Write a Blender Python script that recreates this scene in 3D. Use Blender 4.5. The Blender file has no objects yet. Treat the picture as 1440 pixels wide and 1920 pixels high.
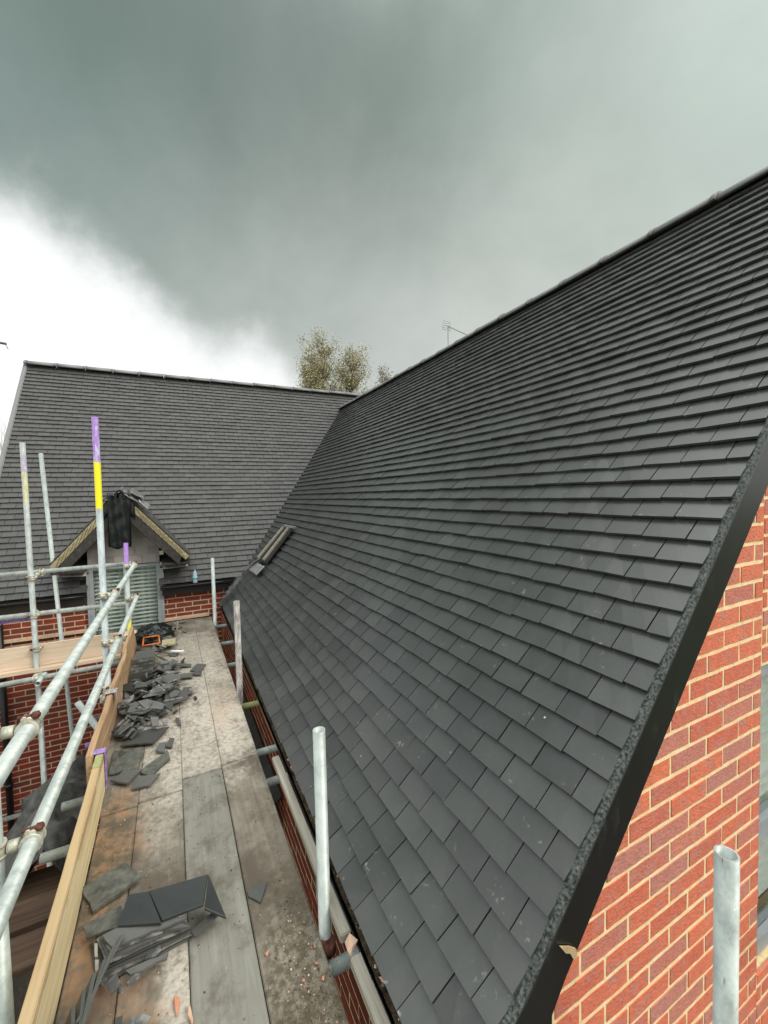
import bpy, bmesh, math, random
from mathutils import Vector, Matrix, noise
random.seed(7)
S = bpy.context.scene
C = S.collection
UP = 5.0                        # eye height: the script thinks in metres from the eye, z is lifted by this at link time

# ---------------------------------------------------------------- camera
def cam_rows(yaw, pitch, roll):
    cy, sy, cp, sp, cr, sr = math.cos(yaw), math.sin(yaw), math.cos(pitch), math.sin(pitch), math.cos(roll), math.sin(roll)
    f = Vector((cy*cp, sy*cp, sp)); r = Vector((sy, -cy, 0)); d = f.cross(r)
    return cr*r + sr*d, -sr*r + cr*d, f
CR, CD, CF = cam_rows(-0.470597, -0.0418813, 0.0218444)
cd = bpy.data.cameras.new('camera'); cam = bpy.data.objects.new('camera', cd); C.objects.link(cam)
m = Matrix((CR, -CD, -CF)).transposed().to_4x4(); m.translation = (0, 0, UP)
cam.matrix_world = m
cd.sensor_fit = 'VERTICAL'; cd.sensor_height = 24; cd.lens = 24*781.785/1920
cd.clip_start = 0.05; cd.clip_end = 2000
S.camera = cam
S.render.resolution_x, S.render.resolution_y = 768, 1024

def ray(u, v):
    return CR*((u-720)/781.785) + CD*((v-960)/781.785) + CF
def az(u, v, z): d = ray(u, v); return d*(z/d.z)
def ax(u, v, x): d = ray(u, v); return d*(x/d.x)

# ---------------------------------------------------------------- view
S.view_settings.view_transform = 'Standard'; S.view_settings.look = 'None'
S.view_settings.exposure = 0.0; S.view_settings.gamma = 1.0
try: S.view_settings.use_curve_mapping = False
except Exception: pass
S.render.engine = 'CYCLES'
S.cycles.max_bounces = 6; S.cycles.use_denoising = True

# ---------------------------------------------------------------- node helper
class NT:
    def __init__(s, tree): s.t = tree; s.n = tree.nodes; s.l = tree.links
    def new(s, typ, **kw):
        n = s.n.new(typ)
        for k, v in kw.items(): setattr(n, k, v)
        return n
    def put(s, sock, v):
        if isinstance(v, bpy.types.NodeSocket): s.l.new(v, sock)
        else: sock.default_value = v
    def math(s, op, a, b=0.0, c=None, clamp=False):
        n = s.new('ShaderNodeMath', operation=op); n.use_clamp = clamp
        s.put(n.inputs[0], a); s.put(n.inputs[1], b)
        if c is not None: s.put(n.inputs[2], c)
        return n.outputs[0]
    def vmath(s, op, a, b):
        n = s.new('ShaderNodeVectorMath', operation=op)
        s.put(n.inputs[0], a); s.put(n.inputs[1], b)
        return n.outputs['Value'] if op in ('DOT_PRODUCT', 'LENGTH', 'DISTANCE') else n.outputs['Vector']
    def noise(s, vec, scale, detail=4, rough=.55, dist=0.0):
        n = s.new('ShaderNodeTexNoise'); s.put(n.inputs['Vector'], vec)
        n.inputs['Scale'].default_value = scale; n.inputs['Detail'].default_value = detail
        n.inputs['Roughness'].default_value = rough; n.inputs['Distortion'].default_value = dist
        return n.outputs['Fac'], n.outputs['Color']
    def ramp(s, fac, stops):
        n = s.new('ShaderNodeValToRGB'); e = n.color_ramp.elements
        while len(e) < len(stops): e.new(.5)
        for el, (p, c) in zip(e, stops):
            el.position = p; el.color = (c, c, c, 1) if isinstance(c, (int, float)) else (*c, 1)
        s.put(n.inputs[0], fac); return n.outputs[0]
    def mix(s, fac, a, b, mode='MIX'):
        n = s.new('ShaderNodeMix', data_type='RGBA', blend_type=mode)
        s.put(n.inputs[0], fac)
        s.put(n.inputs[6], (*a, 1) if isinstance(a, tuple) and len(a) == 3 else a)
        s.put(n.inputs[7], (*b, 1) if isinstance(b, tuple) and len(b) == 3 else b)
        return n.outputs[2]
    def smooth(s, v, a, b):
        n = s.new('ShaderNodeMapRange', interpolation_type='SMOOTHSTEP')
        s.put(n.inputs[0], v); n.inputs[1].default_value = a; n.inputs[2].default_value = b
        return n.outputs[0]

# ---------------------------------------------------------------- world: Nishita sky under a sheet of rain cloud
SUN_EL, SUN_DIR = math.radians(38), Vector((-0.80, -0.60, 0))
W = bpy.data.worlds.new('World'); S.world = W; W.use_nodes = True
W.node_tree.nodes.clear(); w = NT(W.node_tree)
out = w.new('ShaderNodeOutputWorld')
sky = w.new('ShaderNodeTexSky', sky_type='NISHITA'); sky.sun_disc = False
sky.sun_elevation = SUN_EL; sky.sun_rotation = math.atan2(SUN_DIR.x, SUN_DIR.y)
bg1 = w.new('ShaderNodeBackground'); w.put(bg1.inputs[0], sky.outputs[0]); bg1.inputs[1].default_value = .06
tc = w.new('ShaderNodeTexCoord'); D0 = tc.outputs['Generated']
nf, nc = w.noise(D0, 2.2, 6, .6)
warp = w.vmath('SUBTRACT', nc, (.5, .5, .5))
sc_ = w.new('ShaderNodeVectorMath', operation='SCALE'); w.put(sc_.inputs[0], warp); sc_.inputs['Scale'].default_value = .34
D1 = w.vmath('NORMALIZE', w.vmath('ADD', D0, sc_.outputs[0]), (0, 0, 0))
def lin(c): c /= 255; return c/12.92 if c <= .04045 else ((c+.055)/1.055)**2.4
CLOUD = [(0, 0, 116, 134, 127), (360, 90, 110, 124, 119), (720, 90, 124, 139, 132), (1080, 90, 152, 167, 159), (1440, 90, 158, 176, 167), (1420, -40, 150, 168, 160), (1150, -60, 140, 156, 149), (800, -60, 122, 138, 131),
         (0, 250, 168, 184, 180), (180, 250, 120, 140, 135), (420, 330, 127, 142, 136), (720, 330, 140, 150, 144), (1080, 350, 184, 194, 186),
         (1400, 280, 212, 224, 216), (420, 520, 156, 165, 159), (700, 480, 162, 171, 165), (950, 480, 196, 203, 196), (300, 590, 200, 208, 203), (650, 690, 208, 214, 209), (500, 560, 182, 190, 184),
         (600, 610, 196, 203, 198), (820, 600, 216, 220, 215), (1150, 420, 214, 222, 214), (1300, 700, 222, 227, 221)]
keys = [(ray(u, v).normalized(), (lin(r), lin(g), lin(b))) for u, v, r, g, b in CLOUD]
keys += [(Vector(d).normalized(), c) for d, c in [((-1, .3, .35), (1.0, 1.02, 1.0)), ((-.7, -.7, .5), (1.2, 1.17, 1.12)), ((-.2, 1, .4), (1.0, 1.03, 1.0)),
          ((-.2, .0, 1), (2.3, 2.36, 2.3)), ((.35, -.2, .95), (3.2, 3.3, 3.2)), ((.25, -.75, .9), (1.9, 1.98, 1.9)), ((.1, .5, .9), (1.6, 1.66, 1.6)), ((0, -1, .3), (.85, .9, .87)), ((.45, 1, .25), (.8, .82, .8)), ((-.6, .6, .7), (1.2, 1.22, 1.18)), ((0, 0, -1), (.2, .2, .19))]]
num = None; den = None
for d, c in keys:
    e_ = w.math('EXPONENT', w.math('MULTIPLY', w.math('SUBTRACT', w.vmath('DOT_PRODUCT', D1, tuple(d)), 1.0), 44.0))
    v = w.new('ShaderNodeVectorMath', operation='SCALE'); v.inputs[0].default_value = c; w.put(v.inputs['Scale'], e_)
    num = v.outputs[0] if num is None else w.vmath('ADD', num, v.outputs[0])
    den = e_ if den is None else w.math('ADD', den, e_)
inv = w.math('DIVIDE', 1.0, den)
v = w.new('ShaderNodeVectorMath', operation='SCALE'); w.put(v.inputs[0], num); w.put(v.inputs['Scale'], inv)
cloud = v.outputs[0]
n2f, _ = w.noise(D0, 3.2, 7, .55, .3)
v = w.new('ShaderNodeVectorMath', operation='SCALE'); w.put(v.inputs[0], cloud)
w.put(v.inputs['Scale'], w.math('ADD', w.math('ADD', .60, w.math('MULTIPLY', n2f, .46)), w.math('MULTIPLY', w.noise(D0, 1.5, 5, .6, .8)[0], .34))); cloud = v.outputs[0]
# the bright break under the cloud's ragged edge
BR = [(-60, 400, 1), (45, 425, 1), (95, 480, 1), (100, 550, 1), (180, 605, 1), (240, 665, 1), (340, 690, 1), (440, 690, 1), (515, 730, 1), (0, 560, 1), (80, 650, 1), (-150, 500, 1), (-150, 700, 1), (-300, 400, 1), (300, 760, 1), (150, 760, 1),
      (-60, 290, 0), (20, 280, 0), (105, 320, 0), (190, 400, 0), (225, 480, 0), (300, 545, 0), (350, 595, 0), (450, 590, 0), (560, 620, 0), (620, 700, 0), (-200, 230, 0), (300, 400, 0), (450, 480, 0), (600, 500, 0), (700, 620, 0), (850, 650, 0), (1100, 500, 0), (200, 150, 0), (700, 200, 0)]
num = None; den = None
nf3, nc3 = w.noise(D0, 5.0, 7, .6)
sc_ = w.new('ShaderNodeVectorMath', operation='SCALE'); w.put(sc_.inputs[0], w.vmath('SUBTRACT', nc3, (.5, .5, .5))); sc_.inputs['Scale'].default_value = .21
D2 = w.vmath('NORMALIZE', w.vmath('ADD', D0, sc_.outputs[0]), (0, 0, 0))
for u, v_, val in BR:
    e_ = w.math('EXPONENT', w.math('MULTIPLY', w.math('SUBTRACT', w.vmath('DOT_PRODUCT', D2, tuple(ray(u, v_).normalized())), 1.0), 150.0))
    if val: num = e_ if num is None else w.math('ADD', num, e_)
    den = e_ if den is None else w.math('ADD', den, e_)
brk = w.smooth(w.math('DIVIDE', num, w.math('ADD', den, 1e-9)), .18, .86)
cloud = w.mix(brk, cloud, (1.10, 1.12, 1.11))
bg2 = w.new('ShaderNodeBackground'); w.put(bg2.inputs[0], cloud); bg2.inputs[1].default_value = 1.0
mx = w.new('ShaderNodeMixShader'); mx.inputs[0].default_value = .96
w.l.new(bg1.outputs[0], mx.inputs[1]); w.l.new(bg2.outputs[0], mx.inputs[2]); w.l.new(mx.outputs[0], out.inputs[0])

# sun behind heavy cloud, from behind and right of the viewer
sd = bpy.data.lights.new('sun', 'SUN'); sd.energy = 1.9; sd.angle = math.radians(20); sd.color = (1, .93, .82)
so = bpy.data.objects.new('sun', sd); C.objects.link(so)
sv = Vector((SUN_DIR.x*math.cos(SUN_EL), SUN_DIR.y*math.cos(SUN_EL), math.sin(SUN_EL)))
so.rotation_euler = sv.to_track_quat('Z', 'Y').to_euler(); so.location = (-5, -4, 12)

# ---------------------------------------------------------------- materials
def material(name, build, rough=.7, metallic=0.0, spec=.5):
    mt = bpy.data.materials.new(name); mt.use_nodes = True
    t = NT(mt.node_tree); b = mt.node_tree.nodes['Principled BSDF']
    b.inputs['Roughness'].default_value = rough; b.inputs['Metallic'].default_value = metallic
    b.inputs['Specular IOR Level'].default_value = 1.0 if name == 'roof_tile' else spec
    pos = t.new('ShaderNodeNewGeometry'); P = pos.outputs['Position']; isl = pos.outputs['Random Per Island']
    r = build(t, P, isl)
    col = r[0]; t.put(b.inputs['Base Color'], (*col, 1) if isinstance(col, tuple) else col)
    if len(r) > 1 and r[1] is not None:
        bp = t.new('ShaderNodeBump'); t.put(bp.inputs['Height'], r[1]); bp.inputs['Strength'].default_value = r[2] if len(r) > 2 else .3
        bp.inputs['Distance'].default_value = r[3] if len(r) > 3 else .01
        t.l.new(bp.outputs[0], b.inputs['Normal'])
    if len(r) > 4: t.put(b.inputs['Roughness'], r[4])
    return mt
def scalevec(t, P, s):
    n = t.new('ShaderNodeMapping'); t.put(n.inputs[0], P); n.inputs['Scale'].default_value = s; return n.outputs[0]
def mul(t, c, f):
    n = t.new('ShaderNodeVectorMath', operation='SCALE'); t.put(n.inputs[0], (c if not isinstance(c, tuple) else c)); t.put(n.inputs['Scale'], f); return n.outputs[0]

def tile_mat(name, base, var=.28, spots=True, rough=.5):
    def f(t, P, isl):
        a, _ = t.noise(P, 5, 5); b_, _ = t.noise(P, 60, 4)
        c = mul(t, base, t.math('ADD', t.math('MULTIPLY', isl, var), 1-var/2))
        c = mul(t, c, t.math('ADD', t.math('MULTIPLY', a, .5), .75))
        c = mul(t, c, t.math('ADD', t.math('MULTIPLY', b_, .3), .85))
        if spots:                                       # pale scuffs and lime specks
            s1, _ = t.noise(P, 14, 2); s2, _ = t.noise(P, 55, 3, .6)
            mk = t.math('MULTIPLY', t.smooth(s1, .58, .72), t.smooth(s2, .56, .70))
            c = t.mix(t.math('MULTIPLY', mk, .6), c, (.36, .36, .34))
            vo = t.new('ShaderNodeTexVoronoi'); t.put(vo.inputs['Vector'], P); vo.inputs['Scale'].default_value = 5.5
            sp = t.math('MULTIPLY', t.math('LESS_THAN', vo.outputs['Distance'], .022), t.math('GREATER_THAN', t.noise(P, 1.3, 2)[0], .52))
            c = t.mix(sp, c, (.6, .6, .56))
        h, _ = t.noise(P, 160, 3)
        rg = t.math('ADD', t.math('MULTIPLY', a, .18), rough-.09)
        return c, h, .12, .002, rg
    return material(name, f, rough)
M = {}
M['tile'] = tile_mat('roof_tile', (.055, .058, .056), var=.40, rough=.33)
M['tile_far'] = tile_mat('roof_tile_old', (.066, .065, .064), var=.34, rough=.5)
M['slate_waste'] = tile_mat('waste_slate', (.095, .096, .090), .8, False, .6)
M['slate_dusty'] = material('dusty_slate', lambda t, P, i: (t.mix(t.math('MULTIPLY', t.smooth(t.noise(P, 13, 7, .7)[0], .42, .62), .75), mul(t, (.085, .088, .085), t.math('ADD', .7, t.math('MULTIPLY', i, .6))), (.36, .36, .34)), t.noise(P, 90, 4)[0], .5, .004), .85)
M['slate_dark'] = tile_mat('dark_slate', (.032, .036, .036), .2, False, .45)
M['slate_moss'] = material('mossy_slate', lambda t, P, i: (t.ramp(t.noise(P, 22, 6, .65)[0], [(.3, (.05, .05, .045)), (.5, (.10, .105, .09)), (.7, (.17, .17, .14))]), t.noise(P, 90, 4)[0], .5, .004), .85)
M['hung_tile'] = tile_mat('hung_tile', (.34, .32, .31), .35, False, .75)
M['ridge'] = tile_mat('ridge_tile', (.21, .215, .215), .15, False, .55)
M['lean_tile'] = tile_mat('lower_tile', (.05, .05, .045), .3, False, .7)

def brick_mat(name, cols, dull=1.0):
    def f(t, P, isl):
        base = t.ramp(isl, [(0, cols[0]), (.34, cols[1]), (.62, cols[2]), (.86, cols[3]), (1, cols[4])])
        a, _ = t.noise(scalevec(t, P, (1, 1, 1.4)), 17, 5, .6); b_, _ = t.noise(P, 75, 4, .6)
        c = mul(t, base, t.math('ADD', .72, t.math('MULTIPLY', t.noise(P, 30, 6, .65)[0], .56)))
        c = t.mix(t.math('MULTIPLY', t.smooth(a, .50, .66), .85), c, cols[3])                    # plum flashing of the kiln
        c = t.mix(t.math('MULTIPLY', t.smooth(b_, .60, .70), .55), c, (.16, .045, .03))   # drag marks
        s, _ = t.noise(P, 8, 5, .7); s2, _ = t.noise(P, 120, 2)
        c = t.mix(t.math('MULTIPLY', t.smooth(s, .63, .74), t.smooth(s2, .45, .6)), c, (.55, .42, .30))
        h, _ = t.noise(scalevec(t, P, (1, 1, 1.6)), 60, 5, .65)
        return mul(t, c, dull), h, .8, .008
    return material(name, f, .85, spec=.25)
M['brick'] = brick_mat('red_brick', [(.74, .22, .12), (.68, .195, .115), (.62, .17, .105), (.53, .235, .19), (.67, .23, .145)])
M['brick_shade'] = brick_mat('shaded_red_brick', [(.34, .062, .035), (.27, .050, .030), (.23, .052, .035), (.17, .065, .045), (.30, .06, .035)])  # darker copy of the red brick, the walls' shade put into its colours
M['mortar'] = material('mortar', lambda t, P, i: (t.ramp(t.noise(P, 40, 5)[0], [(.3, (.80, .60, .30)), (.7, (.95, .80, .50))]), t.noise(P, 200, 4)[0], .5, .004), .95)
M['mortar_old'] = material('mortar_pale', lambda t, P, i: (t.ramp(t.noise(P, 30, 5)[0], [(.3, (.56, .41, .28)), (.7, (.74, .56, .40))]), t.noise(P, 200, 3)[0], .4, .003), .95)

def galv(name, bands=(), base=(.44, .50, .475)):
    def f(t, P, isl):
        a, _ = t.noise(scalevec(t, P, (1, 1, .5)), 16, 6, .7); b_, _ = t.noise(P, 75, 5, .7); e, _ = t.noise(P, 3, 3)
        c = t.ramp(a, [(.30, tuple(x*.62 for x in base)), (.5, base), (.72, (.60, .655, .63))])
        c = t.mix(t.math('MULTIPLY', t.smooth(b_, .6, .75), .5), c, (.20, .22, .19))
        c = t.mix(t.math('MULTIPLY', t.smooth(e, .60, .72), .35), c, (.55, .52, .42))
        g_, _ = t.noise(scalevec(t, P, (1, 1, .25)), 50, 3, .6)
        c = t.mix(t.math('MULTIPLY', t.smooth(g_, .66, .72), .7), c, (.16, .12, .09))
        c = t.mix(t.math('MULTIPLY', t.math('MULTIPLY', t.smooth(t.noise(P, 28, 4, .7)[0], .62, .68), t.smooth(e, .45, .6)), .8), c, (.66, .65, .60))
        sp = t.new('ShaderNodeSeparateXYZ'); t.put(sp.inputs[0], P); z = sp.outputs[2]
        for z0, z1, colr, cover in bands:
            zz = t.math('ADD', z, t.math('MULTIPLY', t.math('SUBTRACT', a, .5), .12))
            mk = t.math('MULTIPLY', t.smooth(zz, z0+UP-.012, z0+UP+.012), t.math('SUBTRACT', 1.0, t.smooth(zz, z1+UP-.012, z1+UP+.012)))
            sc2, _ = t.noise(scalevec(t, P, (1, 1, .22)), 42, 4, .7)
            mk = t.math('MULTIPLY', mk, t.math('SUBTRACT', 1.0, t.smooth(sc2, cover-.05, cover+.05)))
            c = t.mix(mk, c, colr)
        return c, b_, .25, .002, t.math('ADD', t.math('MULTIPLY', b_, .3), .32)
    return material(name, f, .45, .25)
PU, YE = (.36, .20, .56), (.80, .70, .01)
M['tube'] = galv('galvanised_steel')
M['tube1'] = galv('galvanised_steel_painted', [(.30, .70, PU, .55), (-.08, .31, YE, .68)], (.46, .53, .55))
M['tube2'] = galv('galvanised_steel_faded', [(.28, .52, (.42, .36, .50), .50), (-.02, .30, (.62, .58, .22), .50)], (.40, .44, .42))
M['tube8'] = galv('galvanised_steel_end', [(-.80, -.40, PU, .62), (-2.1, -1.40, (.66, .64, .12), .75)])
M['tube_purple'] = material('purple_paint', lambda t, P, i: (t.ramp(t.noise(P, 30, 6, .7)[0], [(.35, (.22, .13, .42)), (.55, (.42, .28, .66)), (.68, (.55, .55, .58))]), t.noise(P, 90, 4)[0], .3, .002), .5, .1)
M['tube_yellow'] = material('yellow_green_paint', lambda t, P, i: (t.ramp(t.noise(P, 30, 5)[0], [(.3, (.30, .33, .12)), (.7, (.48, .50, .24))]), t.noise(P, 90, 4)[0], .3, .002), .5, .1)
M['tube_dirty'] = material('cement_caked_steel', lambda t, P, i: (t.ramp(t.noise(scalevec(t, P, (1, 1, .3)), 30, 7, .75)[0], [(.34, (.16, .14, .13)), (.5, (.36, .34, .32)), (.66, (.62, .60, .57))]), t.noise(P, 70, 5, .7)[0], .6, .004), .8)
M['coupler'] = material('forged_zinc', lambda t, P, i: (t.ramp(t.noise(P, 40, 5, .65)[0], [(.32, (.30, .29, .22)), (.5, (.56, .56, .46)), (.68, (.72, .72, .64))]), t.noise(P, 110, 4)[0], .5, .002), .5, .3)
M['rust'] = material('rust', lambda t, P, i: (t.ramp(t.noise(P, 60, 5)[0], [(.35, (.06, .018, .012)), (.65, (.20, .07, .04))]), t.noise(P, 160, 4)[0], .5, .002), .85)

def wood(name, dark, mid, lite, axis=0, stain=None):
    def f(t, P, isl):
        s = [22, 22, 22]; s[axis] = 1.1
        g, _ = t.noise(scalevec(t, P, tuple(s)), 1.6, 7, .62, .5); a, _ = t.noise(P, 2.2, 6, .6); k, _ = t.noise(P, 26, 5, .65)
        c = t.ramp(g, [(.28, dark), (.5, mid), (.72, lite)])
        c = mul(t, c, t.math('ADD', t.math('MULTIPLY', isl, .22), .89))
        c = mul(t, c, t.math('ADD', t.math('MULTIPLY', a, .5), .75))
        if stain: c = stain(t, P, c, a, k)
        return c, g, .35, .004
    return material(name, f, .85, spec=.3)
def patch(t, P, cx, cy, rx, ry, soft=.35, amp=.9):
    sp = t.new('ShaderNodeSeparateXYZ'); t.put(sp.inputs[0], P)
    dx = t.math('DIVIDE', t.math('SUBTRACT', sp.outputs[0], cx), rx); dy = t.math('DIVIDE', t.math('SUBTRACT', sp.outputs[1], cy), ry)
    r = t.math('SQRT', t.math('ADD', t.math('MULTIPLY', dx, dx), t.math('MULTIPLY', dy, dy)))
    n, _ = t.noise(P, 9, 7, .68)
    r = t.math('ADD', r, t.math('MULTIPLY', t.math('SUBTRACT', n, .5), amp*2.2))
    return t.math('SUBTRACT', 1.0, t.smooth(r, 1-soft, 1+soft))
def board_stain(t, P, c, a, k):
    n1, _ = t.noise(P, 3.0, 8, .72); n2, _ = t.noise(P, 34, 6, .75)
    c = t.mix(t.math('MULTIPLY', t.smooth(n1, .36, .60), .8), c, (.092, .074, .054))                  # trodden dirt
    for cx, cy, rx, ry, am in [(3.25, -.10, .60, .33, .8), (3.9, -.28, .7, .22, .65), (4.9, -.15, .9, .28, .55), (3.2, -.38, .4, .14, .6), (1.75, -.02, .25, .12, .6), (1.62, .05, .3, .05, .8), (2.6, .10, .35, .12, .45)]:
        mk = t.math('MULTIPLY', patch(t, P, cx, cy, rx, ry), t.smooth(n2, .20, .72))
        c = t.mix(t.math('MULTIPLY', mk, am), c, (.62, .57, .49))                                  # cement and lime dust
    for cx, cy, rx, ry, am in [(2.42, .33, .34, .14, .95), (1.98, .37, .35, .09, .8), (1.45, .25, .35, .14, .5), (3.55, -.33, .5, .12, .35)]:
        mk = t.math('MULTIPLY', patch(t, P, cx, cy, rx, ry), t.smooth(k, .30, .52))
        c = t.mix(t.math('MULTIPLY', t.math('MULTIPLY', mk, am), t.smooth(n1, .62, .38)), c, (.40, .225, .115))                                # orange sand
    for cx, cy, rx, ry, am in [(1.45, -.36, .35, .13, .75), (1.15, -.30, .3, .12, .6), (2.2, .34, .3, .12, .5)]:
        mk = t.math('MULTIPLY', patch(t, P, cx, cy, rx, ry), t.smooth(n2, .40, .60))
        c = t.mix(t.math('MULTIPLY', mk, am), c, (.075, .062, .035))                               # moss grit
    return c
M['board'] = wood('scaffold_board', (.155, .138, .11), (.215, .192, .155), (.275, .25, .205), 0, board_stain)
M['board_grey'] = wood('scaffold_board_grey', (.175, .172, .145), (.215, .212, .182), (.255, .25, .215), 0,
                       lambda t, P, c, a, k: t.mix(t.math('MULTIPLY', t.smooth(t.noise(P, 6, 7, .7)[0], .46, .66), .75), c, (.115, .10, .078)))
def toe_stain(t, P, c, a, k):
    sp = t.new('ShaderNodeSeparateXYZ'); t.put(sp.inputs[0], P)
    n, _ = t.noise(scalevec(t, P, (4, 14, 14)), 1.2, 5)
    mk = t.smooth(t.math('ADD', sp.outputs[2], t.math('MULTIPLY', n, .12)), UP-1.52+.06, UP-1.475+.045)
    return t.mix(t.math('MULTIPLY', mk, .6), c, (.33, .185, .08))
M['toe'] = wood('toe_board_pine', (.58, .45, .24), (.78, .65, .39), (.86, .75, .50), 0, toe_stain)
M['toe_old'] = wood('toe_board_worn', (.28, .17, .09), (.44, .29, .17), (.56, .42, .27), 0)
M['toe_far'] = wood('toe_board_clean', (.48, .38, .27), (.60, .48, .36), (.68, .56, .44), 1)
M['dark_wood'] = wood('dark_plank', (.045, .028, .018), (.085, .052, .034), (.13, .085, .055), 1)
M['grey_wood'] = wood('grey_batten', (.20, .19, .155), (.31, .29, .24), (.42, .39, .33), 0)
M['batten'] = wood('treated_batten', (.24, .21, .12), (.36, .32, .19), (.46, .42, .28), 1)
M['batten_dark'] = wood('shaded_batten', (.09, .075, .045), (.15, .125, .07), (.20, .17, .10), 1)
M['barge'] = material('black_bargeboard', lambda t, P, i: (t.mix(t.math('MULTIPLY', t.smooth(t.noise(scalevec(t, P, (1, 1, .6)), 9, 7, .7)[0], .55, .75), .35), (.008, .009, .009), (.09, .10, .10)), t.noise(P, 14, 4)[0], .08, .004), .32)
M['barge_old'] = material('weathered_bargeboard', lambda t, P, i: (t.ramp(t.noise(P, 20, 6, .7)[0], [(.35, (.018, .016, .014)), (.6, (.05, .045, .04)), (.75, (.16, .15, .13))]), t.noise(P, 60, 4)[0], .3, .003), .7)
M['black'] = material('black_plastic', lambda t, P, i: ((.012, .012, .013), t.noise(P, 20, 3)[0], .1, .003), .35)
M['verge'] = material('speckled_verge_mortar', lambda t, P, i: (t.ramp(t.noise(P, 110, 4, .6)[0], [(.36, (.012, .014, .014)), (.47, (.055, .065, .062)), (.66, (.13, .15, .142))]), t.noise(P, 70, 5)[0], .8, .005), .9)
M['lead'] = material('lead', lambda t, P, i: (t.ramp(t.noise(P, 12, 6, .65)[0], [(.3, (.20, .21, .21)), (.55, (.36, .36, .36)), (.72, (.55, .55, .54))]), t.noise(P, 30, 4)[0], .4, .005), .5, .35)
M['lead_dark'] = material('dull_lead', lambda t, P, i: (t.ramp(t.noise(P, 10, 5)[0], [(.3, (.10, .10, .105)), (.7, (.24, .24, .25))]), t.noise(P, 25, 4)[0], .4, .006), .55, .2)
M['sheet'] = material('black_polythene', lambda t, P, i: ((.006, .009, .0085), t.noise(P, 16, 5)[0], .35, .01), .25)
M['debris'] = material('gutter_silt', lambda t, P, i: (t.ramp(t.noise(P, 45, 7, .75)[0], [(.35, (.018, .013, .007)), (.55, (.075, .052, .028)), (.72, (.20, .15, .09))]), t.noise(P, 60, 6)[0], 1.0, .012), .95)
M['frame'] = material('grey_window_paint', lambda t, P, i: (t.ramp(t.noise(P, 8, 4)[0], [(.3, (.27, .31, .335)), (.7, (.37, .41, .43))]),), .45)
M['white'] = material('white_plastic', lambda t, P, i: ((.78, .79, .78),), .4)
M['blind'] = material('blind_slat', lambda t, P, i: ((.86, .90, .86),), .5)
M['room'] = material('room_curtain', lambda t, P, i: (t.ramp(t.noise(scalevec(t, P, (0, 7, 0)), 1.6, 3)[0], [(.35, (.26, .32, .29)), (.6, (.56, .63, .58))]),), .9)
M['orange'] = material('orange_plastic', lambda t, P, i: ((.62, .17, .04),), .5)
M['chip'] = material('brick_chip', lambda t, P, i: (t.ramp(i, [(0, (.50, .17, .09)), (.6, (.62, .30, .19)), (1, (.66, .50, .38))]), t.noise(P, 90, 4)[0], .6, .003), .9)
M['grit'] = material('grit', lambda t, P, i: (t.ramp(i, [(0, (.05, .04, .03)), (.5, (.16, .13, .10)), (.8, (.38, .22, .14)), (1, (.62, .60, .54))]),), .9)
M['ground'] = material('soil', lambda t, P, i: (t.ramp(t.noise(P, 1.5, 8, .7)[0], [(.35, (.03, .024, .018)), (.65, (.085, .07, .05))]), t.noise(P, 12, 6)[0], .8, .04), .95)
M['grass'] = material('field', lambda t, P, i: (t.ramp(t.noise(P, .05, 8, .7)[0], [(.35, (.035, .05, .02)), (.65, (.08, .095, .045))]),), .95)
M['bark'] = material('bark', lambda t, P, i: (t.ramp(t.noise(P, 6, 5)[0], [(.3, (.10, .09, .075)), (.7, (.24, .22, .19))]), t.noise(P, 20, 5)[0], .6, .02), .9)
M['leaf'] = material('autumn_leaf', lambda t, P, i: (t.ramp(i, [(0, (.20, .20, .10)), (.45, (.34, .33, .18)), (.75, (.50, .41, .21)), (1, (.58, .52, .36))]),), .8)
M['leaf_brown'] = material('brown_leaf', lambda t, P, i: (t.ramp(i, [(0, (.16, .13, .08)), (1, (.34, .29, .20))]),), .8)
M['leaf_green'] = material('shrub_leaf', lambda t, P, i: (t.ramp(i, [(0, (.05, .06, .02)), (.6, (.12, .12, .05)), (1, (.34, .33, .20))]),), .7)
M['metal'] = material('aerial_aluminium', lambda t, P, i: ((.36, .33, .33),), .4, .5)
M['tarp'] = material('dark_roofing_felt', lambda t, P, i: (t.ramp(t.noise(P, 14, 6, .7)[0], [(.35, (.03, .03, .029)), (.7, (.11, .107, .10))]), t.noise(P, 20, 5)[0], .6, .01), .6)
mt = bpy.data.materials.new('bottle_plastic'); mt.use_nodes = True; b = mt.node_tree.nodes['Principled BSDF']
b.inputs['Base Color'].default_value = (.62, .85, .90, 1); b.inputs['Roughness'].default_value = .12; b.inputs['Transmission Weight'].default_value = .45; M['bottle'] = mt
mt = bpy.data.materials.new('window_glass'); mt.use_nodes = True; b = mt.node_tree.nodes['Principled BSDF']
b.inputs['Base Color'].default_value = (.9, .95, .93, 1); b.inputs['Roughness'].default_value = .03; b.inputs['Transmission Weight'].default_value = 1; b.inputs['IOR'].default_value = 1.3; M['glass'] = mt
M['blue'] = material('blue_cap', lambda t, P, i: ((.10, .18, .55),), .4)
M['label'] = material('bottle_label', lambda t, P, i: ((.25, .55, .60),), .5)

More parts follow.
